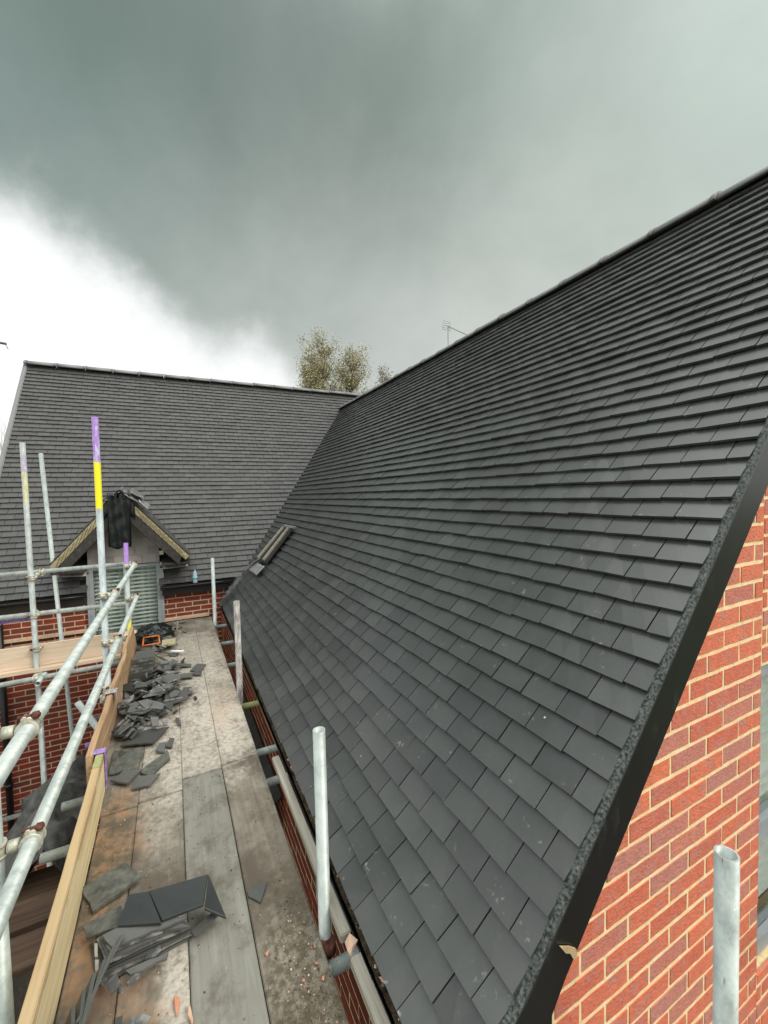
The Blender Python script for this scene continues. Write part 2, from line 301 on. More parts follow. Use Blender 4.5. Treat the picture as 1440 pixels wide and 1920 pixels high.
# ---------------------------------------------------------------- object helpers
ROOT = {}
def thing(name, loc, label, cat, group=None):
    o = bpy.data.objects.new(name, None); C.objects.link(o); o.location = (loc[0], loc[1], loc[2]+UP)
    o.empty_display_size = .1
    o['label'] = label; o['category'] = cat
    if group: o['group'] = group
    ROOT[o] = Vector(loc); return o
def link(name, bm, mats, parent=None, loc=None, smooth=False, label=None):
    me = bpy.data.meshes.new(name)
    o = bpy.data.objects.new(name, me); C.objects.link(o)
    if parent is not None: org = ROOT[parent]
    else: org = Vector(loc) if loc is not None else Vector((0, 0, 0))
    bmesh.ops.translate(bm, verts=bm.verts, vec=-org)
    bm.to_mesh(me); bm.free()
    for k in (mats if isinstance(mats, (list, tuple)) else [mats]): me.materials.append(M[k])
    if smooth:
        for p in me.polygons: p.use_smooth = True
    ROOT[o] = org
    if parent is not None: o.parent = parent
    else: o.location = (org.x, org.y, org.z+UP)
    if label: o['label'] = label
    return o
def tag(o, label, cat, group=None, kind=None):
    if label: o['label'] = label
    if cat: o['category'] = cat
    if group: o['group'] = group
    if kind: o['kind'] = kind
    return o
def hexa(bm, p, mi=0):
    """8 points: 0-3 bottom loop, 4-7 top loop"""
    v = [bm.verts.new(q) for q in p]
    for f in ((3, 2, 1, 0), (4, 5, 6, 7), (0, 1, 5, 4), (1, 2, 6, 5), (2, 3, 7, 6), (3, 0, 4, 7)):
        fa = bm.faces.new([v[i] for i in f]); fa.material_index = mi
    return v
def box(bm, x0, x1, y0, y1, z0, z1, mi=0):
    return hexa(bm, [(x0, y0, z0), (x1, y0, z0), (x1, y1, z0), (x0, y1, z0), (x0, y0, z1), (x1, y0, z1), (x1, y1, z1), (x0, y1, z1)], mi)
def frame_of(a, b):
    d = (Vector(b)-Vector(a)).normalized(); u = d.cross(Vector((0, 0, 1)) if abs(d.z) < .9 else Vector((1, 0, 0))).normalized()
    return d, u, d.cross(u)
def tube(bm, a, b, r=.0242, n=20, hollow=True, mi=0):
    a, b = Vector(a), Vector(b); d, u, v = frame_of(a, b); ri = r-.004
    def ring(c, rr): return [bm.verts.new(c + (u*math.cos(k*2*math.pi/n)+v*math.sin(k*2*math.pi/n))*rr) for k in range(n)]
    oa, ob = ring(a, r), ring(b, r)
    for k in range(n):
        f = bm.faces.new((oa[k], oa[(k+1) % n], ob[(k+1) % n], ob[k])); f.smooth = True; f.material_index = mi
    if hollow:
        for c, o_, s in ((a, oa, 1), (b, ob, -1)):
            i1, i2 = ring(c, ri), ring(c + d*s*.25, ri)
            for k in range(n):
                bm.faces.new((o_[k], i1[k], i1[(k+1) % n], o_[(k+1) % n])).material_index = mi
                f = bm.faces.new((i1[k], i2[k], i2[(k+1) % n], i1[(k+1) % n])); f.smooth = True; f.material_index = mi
    else:
        bm.faces.new(oa[::-1]).material_index = mi; bm.faces.new(ob).material_index = mi
def poly_slab(bm, pts, n, t):
    n = Vector(n).normalized(); a = [bm.verts.new(Vector(p)) for p in pts]; b = [bm.verts.new(Vector(p)+n*t) for p in pts]
    k = len(pts); bm.faces.new(a[::-1]); bm.faces.new(b)
    for i in range(k): bm.faces.new((a[i], a[(i+1) % k], b[(i+1) % k], b[i]))
def B(): return bmesh.new()
def bevel(bm, w_=.003, seg=1):
    bmesh.ops.recalc_face_normals(bm, faces=bm.faces)
    bmesh.ops.bevel(bm, geom=list(bm.edges), offset=w_, segments=seg, affect='EDGES')

# ---------------------------------------------------------------- ground
bm = B(); n = 40
vs = [[bm.verts.new((-400+i*20*1.0, -400+j*20, -5)) for j in range(41)] for i in range(41)]
for i in range(40):
    for j in range(40): bm.faces.new((vs[i][j], vs[i+1][j], vs[i+1][j+1], vs[i][j+1]))
tag(link('ground', bm, 'grass'), None, None, kind='structure')
bm = B(); box(bm, -6, 7.0, -8, 14, -4.996-.05, -4.992)
tag(link('building_plot_soil', bm, 'ground'), None, None, kind='structure')

# ---------------------------------------------------------------- roofs
SH = -.010                                  # the two wings do not meet quite square
def prof(path, s):
    for (a, b) in zip(path, path[1:]):
        L = math.hypot(b[0]-a[0], b[1]-a[1])
        if s <= L or b is path[-1]:
            d = ((b[0]-a[0])/L, (b[1]-a[1])/L); return (a[0]+d[0]*s, a[1]+d[1]*s), d
        s -= L
def plen(path): return sum(math.hypot(b[0]-a[0], b[1]-a[1]) for a, b in zip(path, path[1:]))
def tile_roof(bm, path, place, span, gauge=.1, width=.168, thick=.013, lift=.027, seed=1, skip=None, smax=None, s0=0.0):
    """path: (outward, up) eaves to ridge. place(p, h, t) -> point, span(p) -> clip interval along the roof."""
    R = random.Random(seed); total = smax or plen(path); i = 0; s = s0
    while s < total-.02:
        se = min(s+gauge+.035, total)
        (p0, d0), (p1, d1) = prof(path, s), prof(path, se)
        nrm0 = (-d0[1], d0[0]); nrm1 = (-d1[1], d1[0])
        lo0, hi0 = span(p0); lo1, hi1 = span(p1)
        lo, hi = min(lo0, lo1), max(hi0, hi1)
        off = (i % 2)*width/2 + R.uniform(-.006, .006) - .3
        row_l = R.uniform(-.002, .002); slo = 0
        k0 = math.floor((lo-off)/width); k1 = math.ceil((hi-off)/width)
        for k in range(k0, k1):
            slo = R.gauss(0, .0016)
            a, b = off+k*width+.0022, off+(k+1)*width-.0022
            if b <= lo+.022 or a >= hi-.01: continue
            if a-lo < .028: a = min(a, lo)
            if skip and skip((a+b)/2, p0): R.random(); continue
            jl, jr = R.gauss(0, .0015), R.gauss(0, .0015); sl = R.uniform(-.005, .005); cm = R.uniform(.0, .0016)
            tp, bt = [], []
            cols = 3
            for c in range(cols):
                f = c/(cols-1); t = a+(b-a)*f
                t0 = min(max(t, lo0), hi0); t1 = min(max(t, lo1), hi1)
                h = lift+row_l+jl*(1-f)+jr*f + cm*(1-abs(2*f-1)); ds = sl*(f-.5)+slo
                q0 = (p0[0]+d0[0]*ds, p0[1]+d0[1]*ds)
                up0 = place((q0[0]+nrm0[0]*h, q0[1]+nrm0[1]*h), t0); lo_0 = place((q0[0]+nrm0[0]*(h-thick), q0[1]+nrm0[1]*(h-thick)), t0)
                h1 = .010; up1 = place((p1[0]+nrm1[0]*h1, p1[1]+nrm1[1]*h1), t1); lo_1 = place((p1[0]+nrm1[0]*(h1-.008), p1[1]+nrm1[1]*(h1-.008)), t1)
                tp.append((bm.verts.new(up0), bm.verts.new(up1))); bt.append((bm.verts.new(lo_0), bm.verts.new(lo_1)))
            try:
                for c in range(cols-1):
                    bm.faces.new((tp[c][0], tp[c+1][0], tp[c+1][1], tp[c][1]))
                    bm.faces.new((bt[c][1], bt[c+1][1], bt[c+1][0], bt[c][0]))
                    bm.faces.new((bt[c][0], bt[c+1][0], tp[c+1][0], tp[c][0]))
                    bm.faces.new((tp[c][1], tp[c+1][1], bt[c+1][1], bt[c][1]))
                bm.faces.new((bt[0][1], bt[0][0], tp[0][0], tp[0][1])); bm.faces.new((bt[-1][0], bt[-1][1], tp[-1][1], tp[-1][0]))
            except ValueError: pass
        s += gauge; i += 1

T51 = 1.235; T50 = 1.19
MAIN = [(-.556, -1.556), (-.80, -1.346), (-3.70, 2.106)]             # (y, z)
LEFT = [(6.80, -1.245), (7.02, -1.000), (9.87, 2.519)]              # (x, z)
def left_x(z): return 6.82+(z+1.222)/T51
def main_y(z): return -1.363-(z+.676)/T50
H = thing('brick_house', (4.5, -2.5, -5), 'red brick house with two dark tiled roof slopes meeting in a valley', 'house')

# main slope ((y,z) profile, runs along x)
def placeM(q, t): return (t, q[0]+SH*(t-.8), q[1])
bm = B(); tile_roof(bm, [(y, z) for y, z in MAIN], lambda q, t: placeM(q, t), lambda p: (.805, left_x(p[1])+.04), seed=3)
# flip: profile runs to -y, so the outward normal must be recomputed
bm.free()
def tile_roof_neg(bm, path, place, span, **kw):
    """profile heading towards negative first coordinate"""
    mp = [(-a, b) for a, b in path]
    tile_roof(bm, mp, lambda q, t: place((-q[0], q[1]), t), lambda p: span((-p[0], p[1])), **kw)
bm = B(); tile_roof_neg(bm, MAIN, placeM, lambda p: (.794, left_x(p[1])+.05), seed=3, lift=.037, thick=.0155)
bmesh.ops.recalc_face_normals(bm, faces=bm.faces)
rm = link('roof', bm, 'tile', H, label='long steep slope of smooth dark grey tiles in the foreground')
bm = B()        # sarking under the tiles
for (a, b) in zip(MAIN, MAIN[1:]):
    p = [(.80, a[0]+.004, a[1]-.006), (left_x(a[1]), a[0]+SH*(left_x(a[1])-.8), a[1]-.006), (left_x(b[1]), b[0]+SH*(left_x(b[1])-.8), b[1]-.006), (.80, b[0], b[1]-.006)]
    hexa(bm, [(x, y-.02, z-.03) for x, y, z in p] + p)
bmesh.ops.recalc_face_normals(bm, faces=bm.faces); link('underfelt', bm, 'black', rm)
# back slope of the main wing
bm = B(); p = [(.80, -3.70, 2.14), (9.5, -3.79, 2.14), (9.5, -6.9, -1.5), (.80, -6.85, -1.5)]
hexa(bm, [(x, y, z-.05) for x, y, z in p]+p); bmesh.ops.recalc_face_normals(bm, faces=bm.faces); link('back_slope', bm, 'tile_far', rm)
# ridge tiles
def ridge(bm, a, b, up, length=.45, r=.115, seed=2):
    a, b = Vector(a), Vector(b); d = (b-a).normalized(); side = d.cross(Vector((0, 0, 1))).normalized(); upv = side.cross(d)
    L = (b-a).length; k = 0; s = 0; R = random.Random(seed)
    while s < L-.02:
        e = min(s+length-.006, L); rr = r+R.uniform(-.002, .002); hz = R.uniform(-.004, .004)
        for (s0, s1, r0) in ((s, s+.035, rr+.010), (s+.035, e, rr)):
            n = 9; rings = []
            for ss in (s0, s1):
                ro, ri = [], []
                for q in range(n):
                    an = math.pi*(.04+.92*q/(n-1)); hh = .80
                    ro.append(bm.verts.new(a+d*ss+side*math.cos(an)*r0*1.05+upv*(math.sin(an)*r0*hh-.045+hz)))
                    ri.append(bm.verts.new(a+d*ss+side*math.cos(an)*(r0-.014)+upv*(math.sin(an)*(r0-.014)*hh-.045+hz)))
                rings.append((ro, ri))
            for q in range(n-1):
                f = bm.faces.new((rings[0][0][q], rings[0][0][q+1], rings[1][0][q+1], rings[1][0][q])); f.smooth = True
                bm.faces.new((rings[0][1][q+1], rings[0][1][q], rings[1][1][q], rings[1][1][q+1]))
                for z_ in (0, 1): bm.faces.new((rings[z_][0][q], rings[z_][0][q+1], rings[z_][1][q+1], rings[z_][1][q]))
            for q in (0, n-1): bm.faces.new((rings[0][0][q], rings[1][0][q], rings[1][1][q], rings[0][1][q]))
        s += length
    bmesh.ops.recalc_face_normals(bm, faces=bm.faces)
bm = B(); ridge(bm, (.76, -3.70, 2.115), (9.60, -3.788, 2.115), 1); link('ridge', bm, 'ridge', rm)

# left slope ((x,z) profile, runs along y)
DY0, DY1, DYC = -.17, 1.37, .60             # dormer
def vy(p): return main_y(p[1])+SH*(p[0]-.8)
def skipL(t, p): return (.14 < t < 1.09 and p[1] < -.45)
bm = B(); tile_roof(bm, LEFT, lambda q, t: (q[0], t, q[1]), lambda p: (vy(p)-.03 if p[1] < 2.12 else -4.6, 2.25), seed=11, skip=skipL, lift=.033, thick=.014, gauge=.0995, width=.170)
bmesh.ops.recalc_face_normals(bm, faces=bm.faces)
rl = link('roof', bm, 'tile_far', H, label='far slope of weathered brown-grey plain tiles')
bm = B()
for (a, b) in zip(LEFT, LEFT[1:]):
    for (y0, y1) in ((-4.6 if a[1] > -1.1 else -.6, .14), (1.09, 2.25)):
        hexa(bm, [(a[0]+.02, y0, a[1]-.04), (b[0]+.02, y0, b[1]-.04), (b[0]+.02, y1, b[1]-.04), (a[0]+.02, y1, a[1]-.04), (a[0], y0, a[1]-.006), (b[0], y0, b[1]-.006), (b[0], y1, b[1]-.006), (a[0], y1, a[1]-.006)])
a = (7.44, -.48); b = LEFT[2]
hexa(bm, [(a[0]+.02, .14, a[1]-.04), (b[0]+.02, .14, b[1]-.04), (b[0]+.02, 1.09, b[1]-.04), (a[0]+.02, 1.09, a[1]-.04), (a[0], .14, a[1]-.006), (b[0], .14, b[1]-.006), (b[0], 1.09, b[1]-.006), (a[0], 1.09, a[1]-.006)])
bmesh.ops.recalc_face_normals(bm, faces=bm.faces); link('underfelt', bm, 'black', rl)
bm = B(); p = [(9.87, 2.25, 2.51), (9.87, -7.5, 2.51), (12.8, -7.5, -1.2), (12.8, 2.25, -1.2)]
hexa(bm, [(x, y, z-.05) for x, y, z in p]+p); bmesh.ops.recalc_face_normals(bm, faces=bm.faces); link('back_slope', bm, 'tile_far', rl)
bm = B(); ridge(bm, (9.87, 2.29, 2.545), (9.87, -5.2, 2.545), 1, seed=5); link('ridge', bm, 'ridge', rl)
# left verge: rounded cloaked edge
bm = B()
for (a, b) in zip(LEFT, LEFT[1:]):
    p = [(a[0], 2.245, a[1]-.10), (b[0], 2.245, b[1]-.10), (b[0], 2.31, b[1]-.10), (a[0], 2.31, a[1]-.10)]
    hexa(bm, p+[(x-.02, y, z+.14) for x, y, z in p])
bevel(bm, .012, 2); link('verge', bm, 'ridge', rl)
# valley leadwork and cut tile ends
bm = B()
def V(z, s=0, k=0):
    X = left_x(z); return Vector((X-.03*k, main_y(z)+SH*(X-.8)+.02*k, z+.012))
pts = []
for i in range(30):
    z = -1.50+i*(2.1+1.50)/29; X = left_x(z); y = main_y(z)+SH*(X-.8)
    pts.append(((X-.075, y-.0, z+.004), (X, y, z-.015), (X, y+.075, z+.004)))
vv = [[bm.verts.new(q) for q in r] for r in pts]
for i in range(29):
    for j in range(2): bm.faces.new((vv[i][j], vv[i][j+1], vv[i+1][j+1], vv[i+1][j]))
link('valley_lining', bm, 'lead_dark', rl)

# timber ends over a black slab, coloured as an open slot's shade, + lead pieces
NM = Vector((0, 1.19, 1)).normalized(); QM = Vector((0, -1.363, -.676))
def om(u, v, h=.045):
    d = ray(u, v); return d*((QM+NM*h).dot(NM)/d.dot(NM))
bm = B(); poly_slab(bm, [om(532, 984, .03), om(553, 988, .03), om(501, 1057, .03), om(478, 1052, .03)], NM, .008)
bmesh.ops.recalc_face_normals(bm, faces=bm.faces); link('valley_slot_shade', bm, 'black', H)
for (u0, v0), (u1, v1) in (((532, 988), (484, 1046)), ((541, 990), (494, 1050))):
    a, b = om(u0, v0, .047), om(u1, v1, .047); d = (b-a).normalized(); u = NM.cross(d).normalized(); bm = B()
    hexa(bm, [a-u*.028-NM*.018, a+u*.028-NM*.018, b+u*.028-NM*.018, b-u*.028-NM*.018, a-u*.028+NM*.018, a+u*.028+NM*.018, b+u*.028+NM*.018, b-u*.028+NM*.018])
    bmesh.ops.recalc_face_normals(bm, faces=bm.faces); bevel(bm, .003)
    link('valley_batten', bm, 'grey_wood', H, label='pale valley batten left bare near the eaves')
def crumpled(name, grid, mats, parent, t=.004, amp=.01, fr=8, seed=0, label=None):
    """grid: rows of points -> thin crumpled sheet"""
    bm = B(); vs = []
    for r in grid:
        vs.append([bm.verts.new(Vector(p)+Vector(noise.noise_vector(Vector(p)*fr+Vector((seed, 0, 0))))*amp) for p in r])
    for i in range(len(vs)-1):
        for j in range(len(vs[0])-1):
            f = bm.faces.new((vs[i][j], vs[i][j+1], vs[i+1][j+1], vs[i+1][j])); f.smooth = True
    o = link(name, bm, mats, parent, label=label) if parent is not None else link(name, bm, mats, None, grid[0][0], label=label)
    s_ = o.modifiers.new('solid', 'SOLIDIFY'); s_.thickness = t; s_.offset = 0
    return o
def lerp(a, b, f): return Vector(a)*(1-f)+Vector(b)*f
def quadgrid(a, b, c, d, n=8, m_=8): return [[lerp(lerp(a, b, j/m_), lerp(d, c, j/m_), i/n) for j in range(m_+1)] for i in range(n+1)]
crumpled('lead_flashing', quadgrid(om(480, 1054), om(496, 1062), om(481, 1079), om(462, 1066), 6, 6), 'lead', H, .006, .010, 9, label='bright torn lead patch at the foot of the valley battens')
crumpled('lead_flashing', quadgrid(om(487, 1046, .08), om(482, 1052, .05), om(458, 1074, .05), om(457, 1066, .09), 8, 4), 'lead', H, .010, .010, 7, 3, label='curled lead lip at the valley foot')
crumpled('lead_flashing', quadgrid(om(530, 982, .07), om(556, 988, .07), om(552, 992, .05), om(530, 988, .05), 3, 5), 'lead', H, .008, .010, 7, 6)
# row of bright cut tiles along the last run of the valley, standing over the gutter corner
bm = B(); R = random.Random(4)
for i in range(6):
    z = -1.27-i*.055; X = left_x(z)-.03; y = main_y(z)+SH*(X-.8)+.02
    a = Vector((X-.06, y-.015, z+.05)); b = Vector((X+.10, y+.07, z+.02)); c = Vector((X+.05, y+.09, z-.055)); d_ = Vector((X-.11, y+.005, z-.02))
    poly_slab(bm, [a, b, c, d_], (-.6, .5, .6), .012)
bmesh.ops.recalc_face_normals(bm, faces=bm.faces); link('valley_tiles', bm, 'lead_dark', H, label='short row of cut tiles stepping down the foot of the valley')

# ---------------------------------------------------------------- brick walls
def brick_wall(name, mats, org, du, w0, w1, z0, z1, out, keep, parent, depth=.002, zoff=0.0, jig=.0012, fine=False, label=None, seed=1, clip=None):
    """bricks proud of a mortar sheet. du: direction along the wall, out: outward normal"""
    R = random.Random(seed); bm = B(); org = Vector(org); du = Vector(du); out = Vector(out); Z = Vector((0, 0, 1))
    nz0 = math.floor((z0-zoff)/.075); nz1 = math.ceil((z1-zoff)/.075)
    for r in range(nz0, nz1):
        zb = zoff+r*.075
        for k in range(math.floor(w0/.225)-1, math.ceil(w1/.225)+1):
            a = k*.225 + (.1125 if r % 2 else 0)
            lo, hi = max(a+.0066, w0), min(a+.2184, w1)
            if hi-lo < .03: continue
            zl, zh = max(zb+.0066, z0), min(zb+.0684, z1)
            if clip: lo = max(lo, clip(zh))
            if hi-lo < .02 or zh-zl < .01 or not keep((lo+hi)/2, (zl+zh)/2, lo, hi): continue
            j = lambda s=jig: R.uniform(-s, s)
            pr = depth+R.uniform(-.0015, .0015)
            nx = 6 if fine else 1
            bot, top = [], []
            for c in range(nx+1):
                f = c/nx; t = lo+(hi-lo)*f
                e1, e2 = j(), j()
                bot.append((bm.verts.new(org+du*(t+(j() if c in (0, nx) else 0))+Z*(zl+e1)-out*.01), bm.verts.new(org+du*t+Z*(zl+e1+.001)+out*(pr+j(.0008)))))
                top.append((bm.verts.new(org+du*(t+(j() if c in (0, nx) else 0))+Z*(zh+e2)-out*.01), bm.verts.new(org+du*t+Z*(zh+e2-.001)+out*(pr+j(.0008)))))
            for c in range(nx):
                bm.faces.new((bot[c][1], bot[c+1][1], top[c+1][1], top[c][1])); bm.faces.new((bot[c][0], bot[c+1][0], bot[c+1][1], bot[c][1]))
                bm.faces.new((top[c][1], top[c+1][1], top[c+1][0], top[c][0]))
            bm.faces.new((bot[0][0], bot[0][1], top[0][1], top[0][0])); bm.faces.new((bot[-1][1], bot[-1][0], top[-1][0], top[-1][1]))
    bmesh.ops.recalc_face_normals(bm, faces=bm.faces)
    return bm
def mort(bm, pts, n, t=.2):
    """mortar body behind the bricks, material slot 1"""
    n = Vector(n).normalized(); k0 = len(bm.faces); poly_slab(bm, [Vector(p)-n*t for p in pts], n, t)
    bm.faces.ensure_lookup_table()
    new = [f for f in bm.faces if f.index == -1 or f.index >= k0][-(len(pts)+2):]
    for f in list(bm.faces)[k0:]: f.material_index = 1
GX = .79
def under_verge(y): return -.676-T50*(y+1.363)-.06
bm = brick_wall('g', 0, (GX, 0, 0), (0, -1, 0), .888, 2.09, -5, 2.2, (-1, 0, 0), lambda t, z, lo, hi: True, H, depth=.0022, zoff=.003, fine=True, seed=5, clip=lambda zh: (zh+2.348)/1.19)
for f in bm.faces: f.material_index = 0
mort(bm, [(GX, -.884, -5), (GX, -.884, -1.31), (GX, -2.092, under_verge(-2.09)), (GX, -2.092, -5)], (-1, 0, 0), .16)
link('gable_wall', bm, ['brick', 'mortar'], H, label='sunlit orange-red brick gable pier with yellow mortar')
bm = brick_wall('g', 0, (GX+.0, 0, 0), (0, -1, 0), 2.10, 6.5, -.725, 2.2, (-1, 0, 0), lambda t, z, lo, hi: z < (2.0-(hi-3.7)*1.19 if hi > 3.7 else 9), H, depth=.0022, zoff=.030, fine=True, seed=9, clip=lambda zh: (zh+2.348)/1.19)
for f in bm.faces: f.material_index = 0
mort(bm, [(GX, -2.094, -.727), (GX, -2.094, under_verge(-2.1)), (GX, -3.70, 1.98), (GX, -6.5, -1.2), (GX, -6.5, -.727)], (-1, 0, 0), .16)
link('gable_wall', bm, ['brick', 'mortar'], H, label='brickwork over the gable window')
bm = brick_wall('g', 0, (GX, 0, 0), (0, -1, 0), 2.10, 6.5, -5, -2.04, (-1, 0, 0), lambda t, z, lo, hi: True, H, depth=.0022, zoff=.012, seed=12)
for f in bm.faces: f.material_index = 0
mort(bm, [(GX, -2.094, -5), (GX, -2.094, -2.045), (GX, -6.5, -2.045), (GX, -6.5, -5)], (-1, 0, 0), .16)
link('gable_wall', bm, ['brick', 'mortar'], H, label='brickwork below the gable window')
# gable window
bm = B(); box(bm, GX+.03, GX+.09, -2.16, -2.093, -2.03, -.73); box(bm, GX+.03, GX+.09, -4.2, -4.13, -2.03, -.73)
box(bm, GX+.03, GX+.09, -4.13, -2.16, -.80, -.73); box(bm, GX+.03, GX+.09, -4.13, -2.16, -2.03, -1.96); box(bm, GX+.03, GX+.09, -4.13, -2.16, -1.52, -1.44)
gw = link('window', bm, 'frame', H, label='gable window at the right edge with blinds behind the glass')
bm = B(); box(bm, GX+.055, GX+.061, -4.13, -2.16, -1.96, -.80); link('pane', bm, 'glass', gw)
bm = B()
for i in range(23):
    z = -.84-i*.048; hexa(bm, [(GX+.10, -4.12, z-.008), (GX+.14, -4.12, z+.008), (GX+.14, -2.17, z+.008), (GX+.10, -2.17, z-.008), (GX+.10, -4.12, z-.006), (GX+.14, -4.12, z+.010), (GX+.14, -2.17, z+.010), (GX+.10, -2.17, z-.006)])
link('blind', bm, 'blind', gw)
bm = B(); box(bm, GX+.17, GX+.18, -4.2, -2.09, -2.05, -.7); link('curtain', bm, 'room', gw)
# front wall of the main wing and left wall
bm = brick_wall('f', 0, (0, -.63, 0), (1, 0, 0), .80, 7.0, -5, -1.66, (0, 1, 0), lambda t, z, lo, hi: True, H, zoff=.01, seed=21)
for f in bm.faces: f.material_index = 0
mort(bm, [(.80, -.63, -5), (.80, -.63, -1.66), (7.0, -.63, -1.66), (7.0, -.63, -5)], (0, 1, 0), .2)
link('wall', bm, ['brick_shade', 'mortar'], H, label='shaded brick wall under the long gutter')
WX = 6.93
def keepL(t, z, lo, hi): return not (lo < 1.075 and hi > .15 and z > -2.06)
def merge(bm, b2):
    me_ = bpy.data.meshes.new('tmp'); b2.to_mesh(me_); b2.free(); bm.from_mesh(me_); bpy.data.meshes.remove(me_)
ok_ = lambda t, z, lo, hi: True
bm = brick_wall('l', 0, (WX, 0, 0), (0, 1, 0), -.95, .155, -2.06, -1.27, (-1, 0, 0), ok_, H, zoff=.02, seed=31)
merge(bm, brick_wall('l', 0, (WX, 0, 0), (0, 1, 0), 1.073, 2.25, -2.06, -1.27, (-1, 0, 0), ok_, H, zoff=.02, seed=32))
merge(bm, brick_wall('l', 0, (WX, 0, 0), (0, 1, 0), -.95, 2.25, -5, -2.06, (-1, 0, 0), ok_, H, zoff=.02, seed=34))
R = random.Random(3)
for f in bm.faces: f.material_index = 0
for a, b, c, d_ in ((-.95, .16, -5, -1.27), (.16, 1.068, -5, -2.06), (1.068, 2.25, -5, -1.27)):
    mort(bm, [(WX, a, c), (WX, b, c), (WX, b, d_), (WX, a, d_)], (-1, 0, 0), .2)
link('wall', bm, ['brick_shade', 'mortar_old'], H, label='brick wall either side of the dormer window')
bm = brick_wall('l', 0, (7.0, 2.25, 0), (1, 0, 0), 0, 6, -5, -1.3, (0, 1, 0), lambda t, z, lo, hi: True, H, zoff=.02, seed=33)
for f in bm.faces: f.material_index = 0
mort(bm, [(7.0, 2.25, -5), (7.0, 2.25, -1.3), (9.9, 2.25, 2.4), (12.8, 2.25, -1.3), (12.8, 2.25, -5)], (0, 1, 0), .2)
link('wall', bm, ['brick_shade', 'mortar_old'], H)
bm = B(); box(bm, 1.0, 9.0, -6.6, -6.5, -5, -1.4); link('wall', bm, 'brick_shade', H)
# pale ledge at the foot of the wall by the platform
bm = B(); box(bm, WX-.06, WX-.004, -.45, .155, -1.80, -1.755); bevel(bm, .004)
link('ledge', bm, 'mortar_old', H)
bm = B(); box(bm, WX-.05, WX-.004, 1.08, 2.0, -1.80, -1.755); bevel(bm, .004)
link('ledge', bm, 'mortar_old', H)

# ---------------------------------------------------------------- verge and bargeboard of the gable
def sweep(bm, path, prof_pts, place):
    """sweep a closed cross-section (a, h) along a profile path, mitred"""
    rings = []
    for i, p in enumerate(path):
        d0 = Vector((p[0]-path[i-1][0], p[1]-path[i-1][1])).normalized() if i else None
        d1 = Vector((path[i+1][0]-p[0], path[i+1][1]-p[1])).normalized() if i < len(path)-1 else None
        d = ((d0 or d1)+(d1 or d0)).normalized(); n = Vector((d.y, -d.x)) if d.x < 0 else Vector((-d.y, d.x))
        rings.append([bm.verts.new(place(p[0]+n.x*h, p[1]+n.y*h, a)) for a, h in prof_pts])
    k = len(prof_pts)
    for i in range(len(rings)-1):
        for j in range(k): bm.faces.new((rings[i][j], rings[i][(j+1) % k], rings[i+1][(j+1) % k], rings[i+1][j]))
    bm.faces.new(rings[0][::-1]); bm.faces.new(rings[-1]); bmesh.ops.recalc_face_normals(bm, faces=bm.faces)
def dense(path, st=.05):
    o = []
    for a, b in zip(path, path[1:]):
        n = max(1, int(math.hypot(b[0]-a[0], b[1]-a[1])/st))
        o += [(a[0]+(b[0]-a[0])*i/n, a[1]+(b[1]-a[1])*i/n) for i in range(n)]
    return o+[path[-1]]
bm = B(); R = random.Random(2)
dp = dense(MAIN, .03)
rings = []
for i, p in enumerate(dp):
    q = dp[min(i+1, len(dp)-1)]; pp = dp[max(i-1, 0)]; d = Vector((q[0]-pp[0], q[1]-pp[1])).normalized(); n_ = Vector((-d.y, d.x)) if d.x > 0 else Vector((d.y, -d.x))
    if n_.y < 0: n_ = -n_
    j = lambda s: R.uniform(-s, s)
    sec = [(.800+j(.001), .002), (.796+j(.002), .027+j(.004)), (.788+j(.002), .029+j(.003)), (.780+j(.001), .024+j(.003)), (.7755, .006)]
    rings.append([bm.verts.new((a, p[0]+n_.x*h, p[1]+n_.y*h)) for a, h in sec])
for i in range(len(rings)-1):
    for k in range(4):
        f = bm.faces.new((rings[i][k], rings[i][k+1], rings[i+1][k+1], rings[i+1][k]))
bmesh.ops.recalc_face_normals(bm, faces=bm.faces)
link('verge', bm, 'verge', rm, label='gritty grey mortar verge beside the bargeboard')
bm = B(); sweep(bm, MAIN[1:] and [(-.72, -1.418), (-.80, -1.346), (-3.74, 2.154)], [(.7872, .010), (.774, .010), (.774, -.118), (.7872, -.118)], lambda y, z, a: (a, y, z))
bevel(bm, .003)
bb = link('bargeboard', bm, 'barge', H, label='glossy black bargeboard along the gable verge')
bm = B(); poly_slab(bm, [(.777, -.555, -1.585), (.777, -.80, -1.36), (.777, -.97, -1.205), (.777, -.97, -1.33), (.777, -.886, -1.45), (.777, -.886, -1.90), (.777, -.60, -1.90), (.777, -.53, -1.70)], (1, 0, 0), .05)
bevel(bm, .004); link('box_end', bm, 'barge', bb)
bm = B(); sweep(bm, [(-3.66, 2.154), (-6.9, -1.6)], [(.787, .0), (.774, .0), (.774, -.150), (.787, -.150)], lambda y, z, a: (a, y, z)); link('back_board', bm, 'barge', bb)
# splinter of bare timber where the barge joint has torn
bm = B(); c0 = Vector((.772, -.955, -1.285))
poly_slab(bm, [c0+Vector((0, .050, .032)), c0+Vector((0, .030, .004)), c0+Vector((0, .012, -.006)), c0+Vector((0, -.004, -.034)), c0+Vector((0, -.016, -.026)), c0+Vector((0, -.012, -.006)), c0+Vector((0, .012, .012))], (-1, 0, 0), .006)
link('splinter', bm, 'toe', bb)

FAS = []
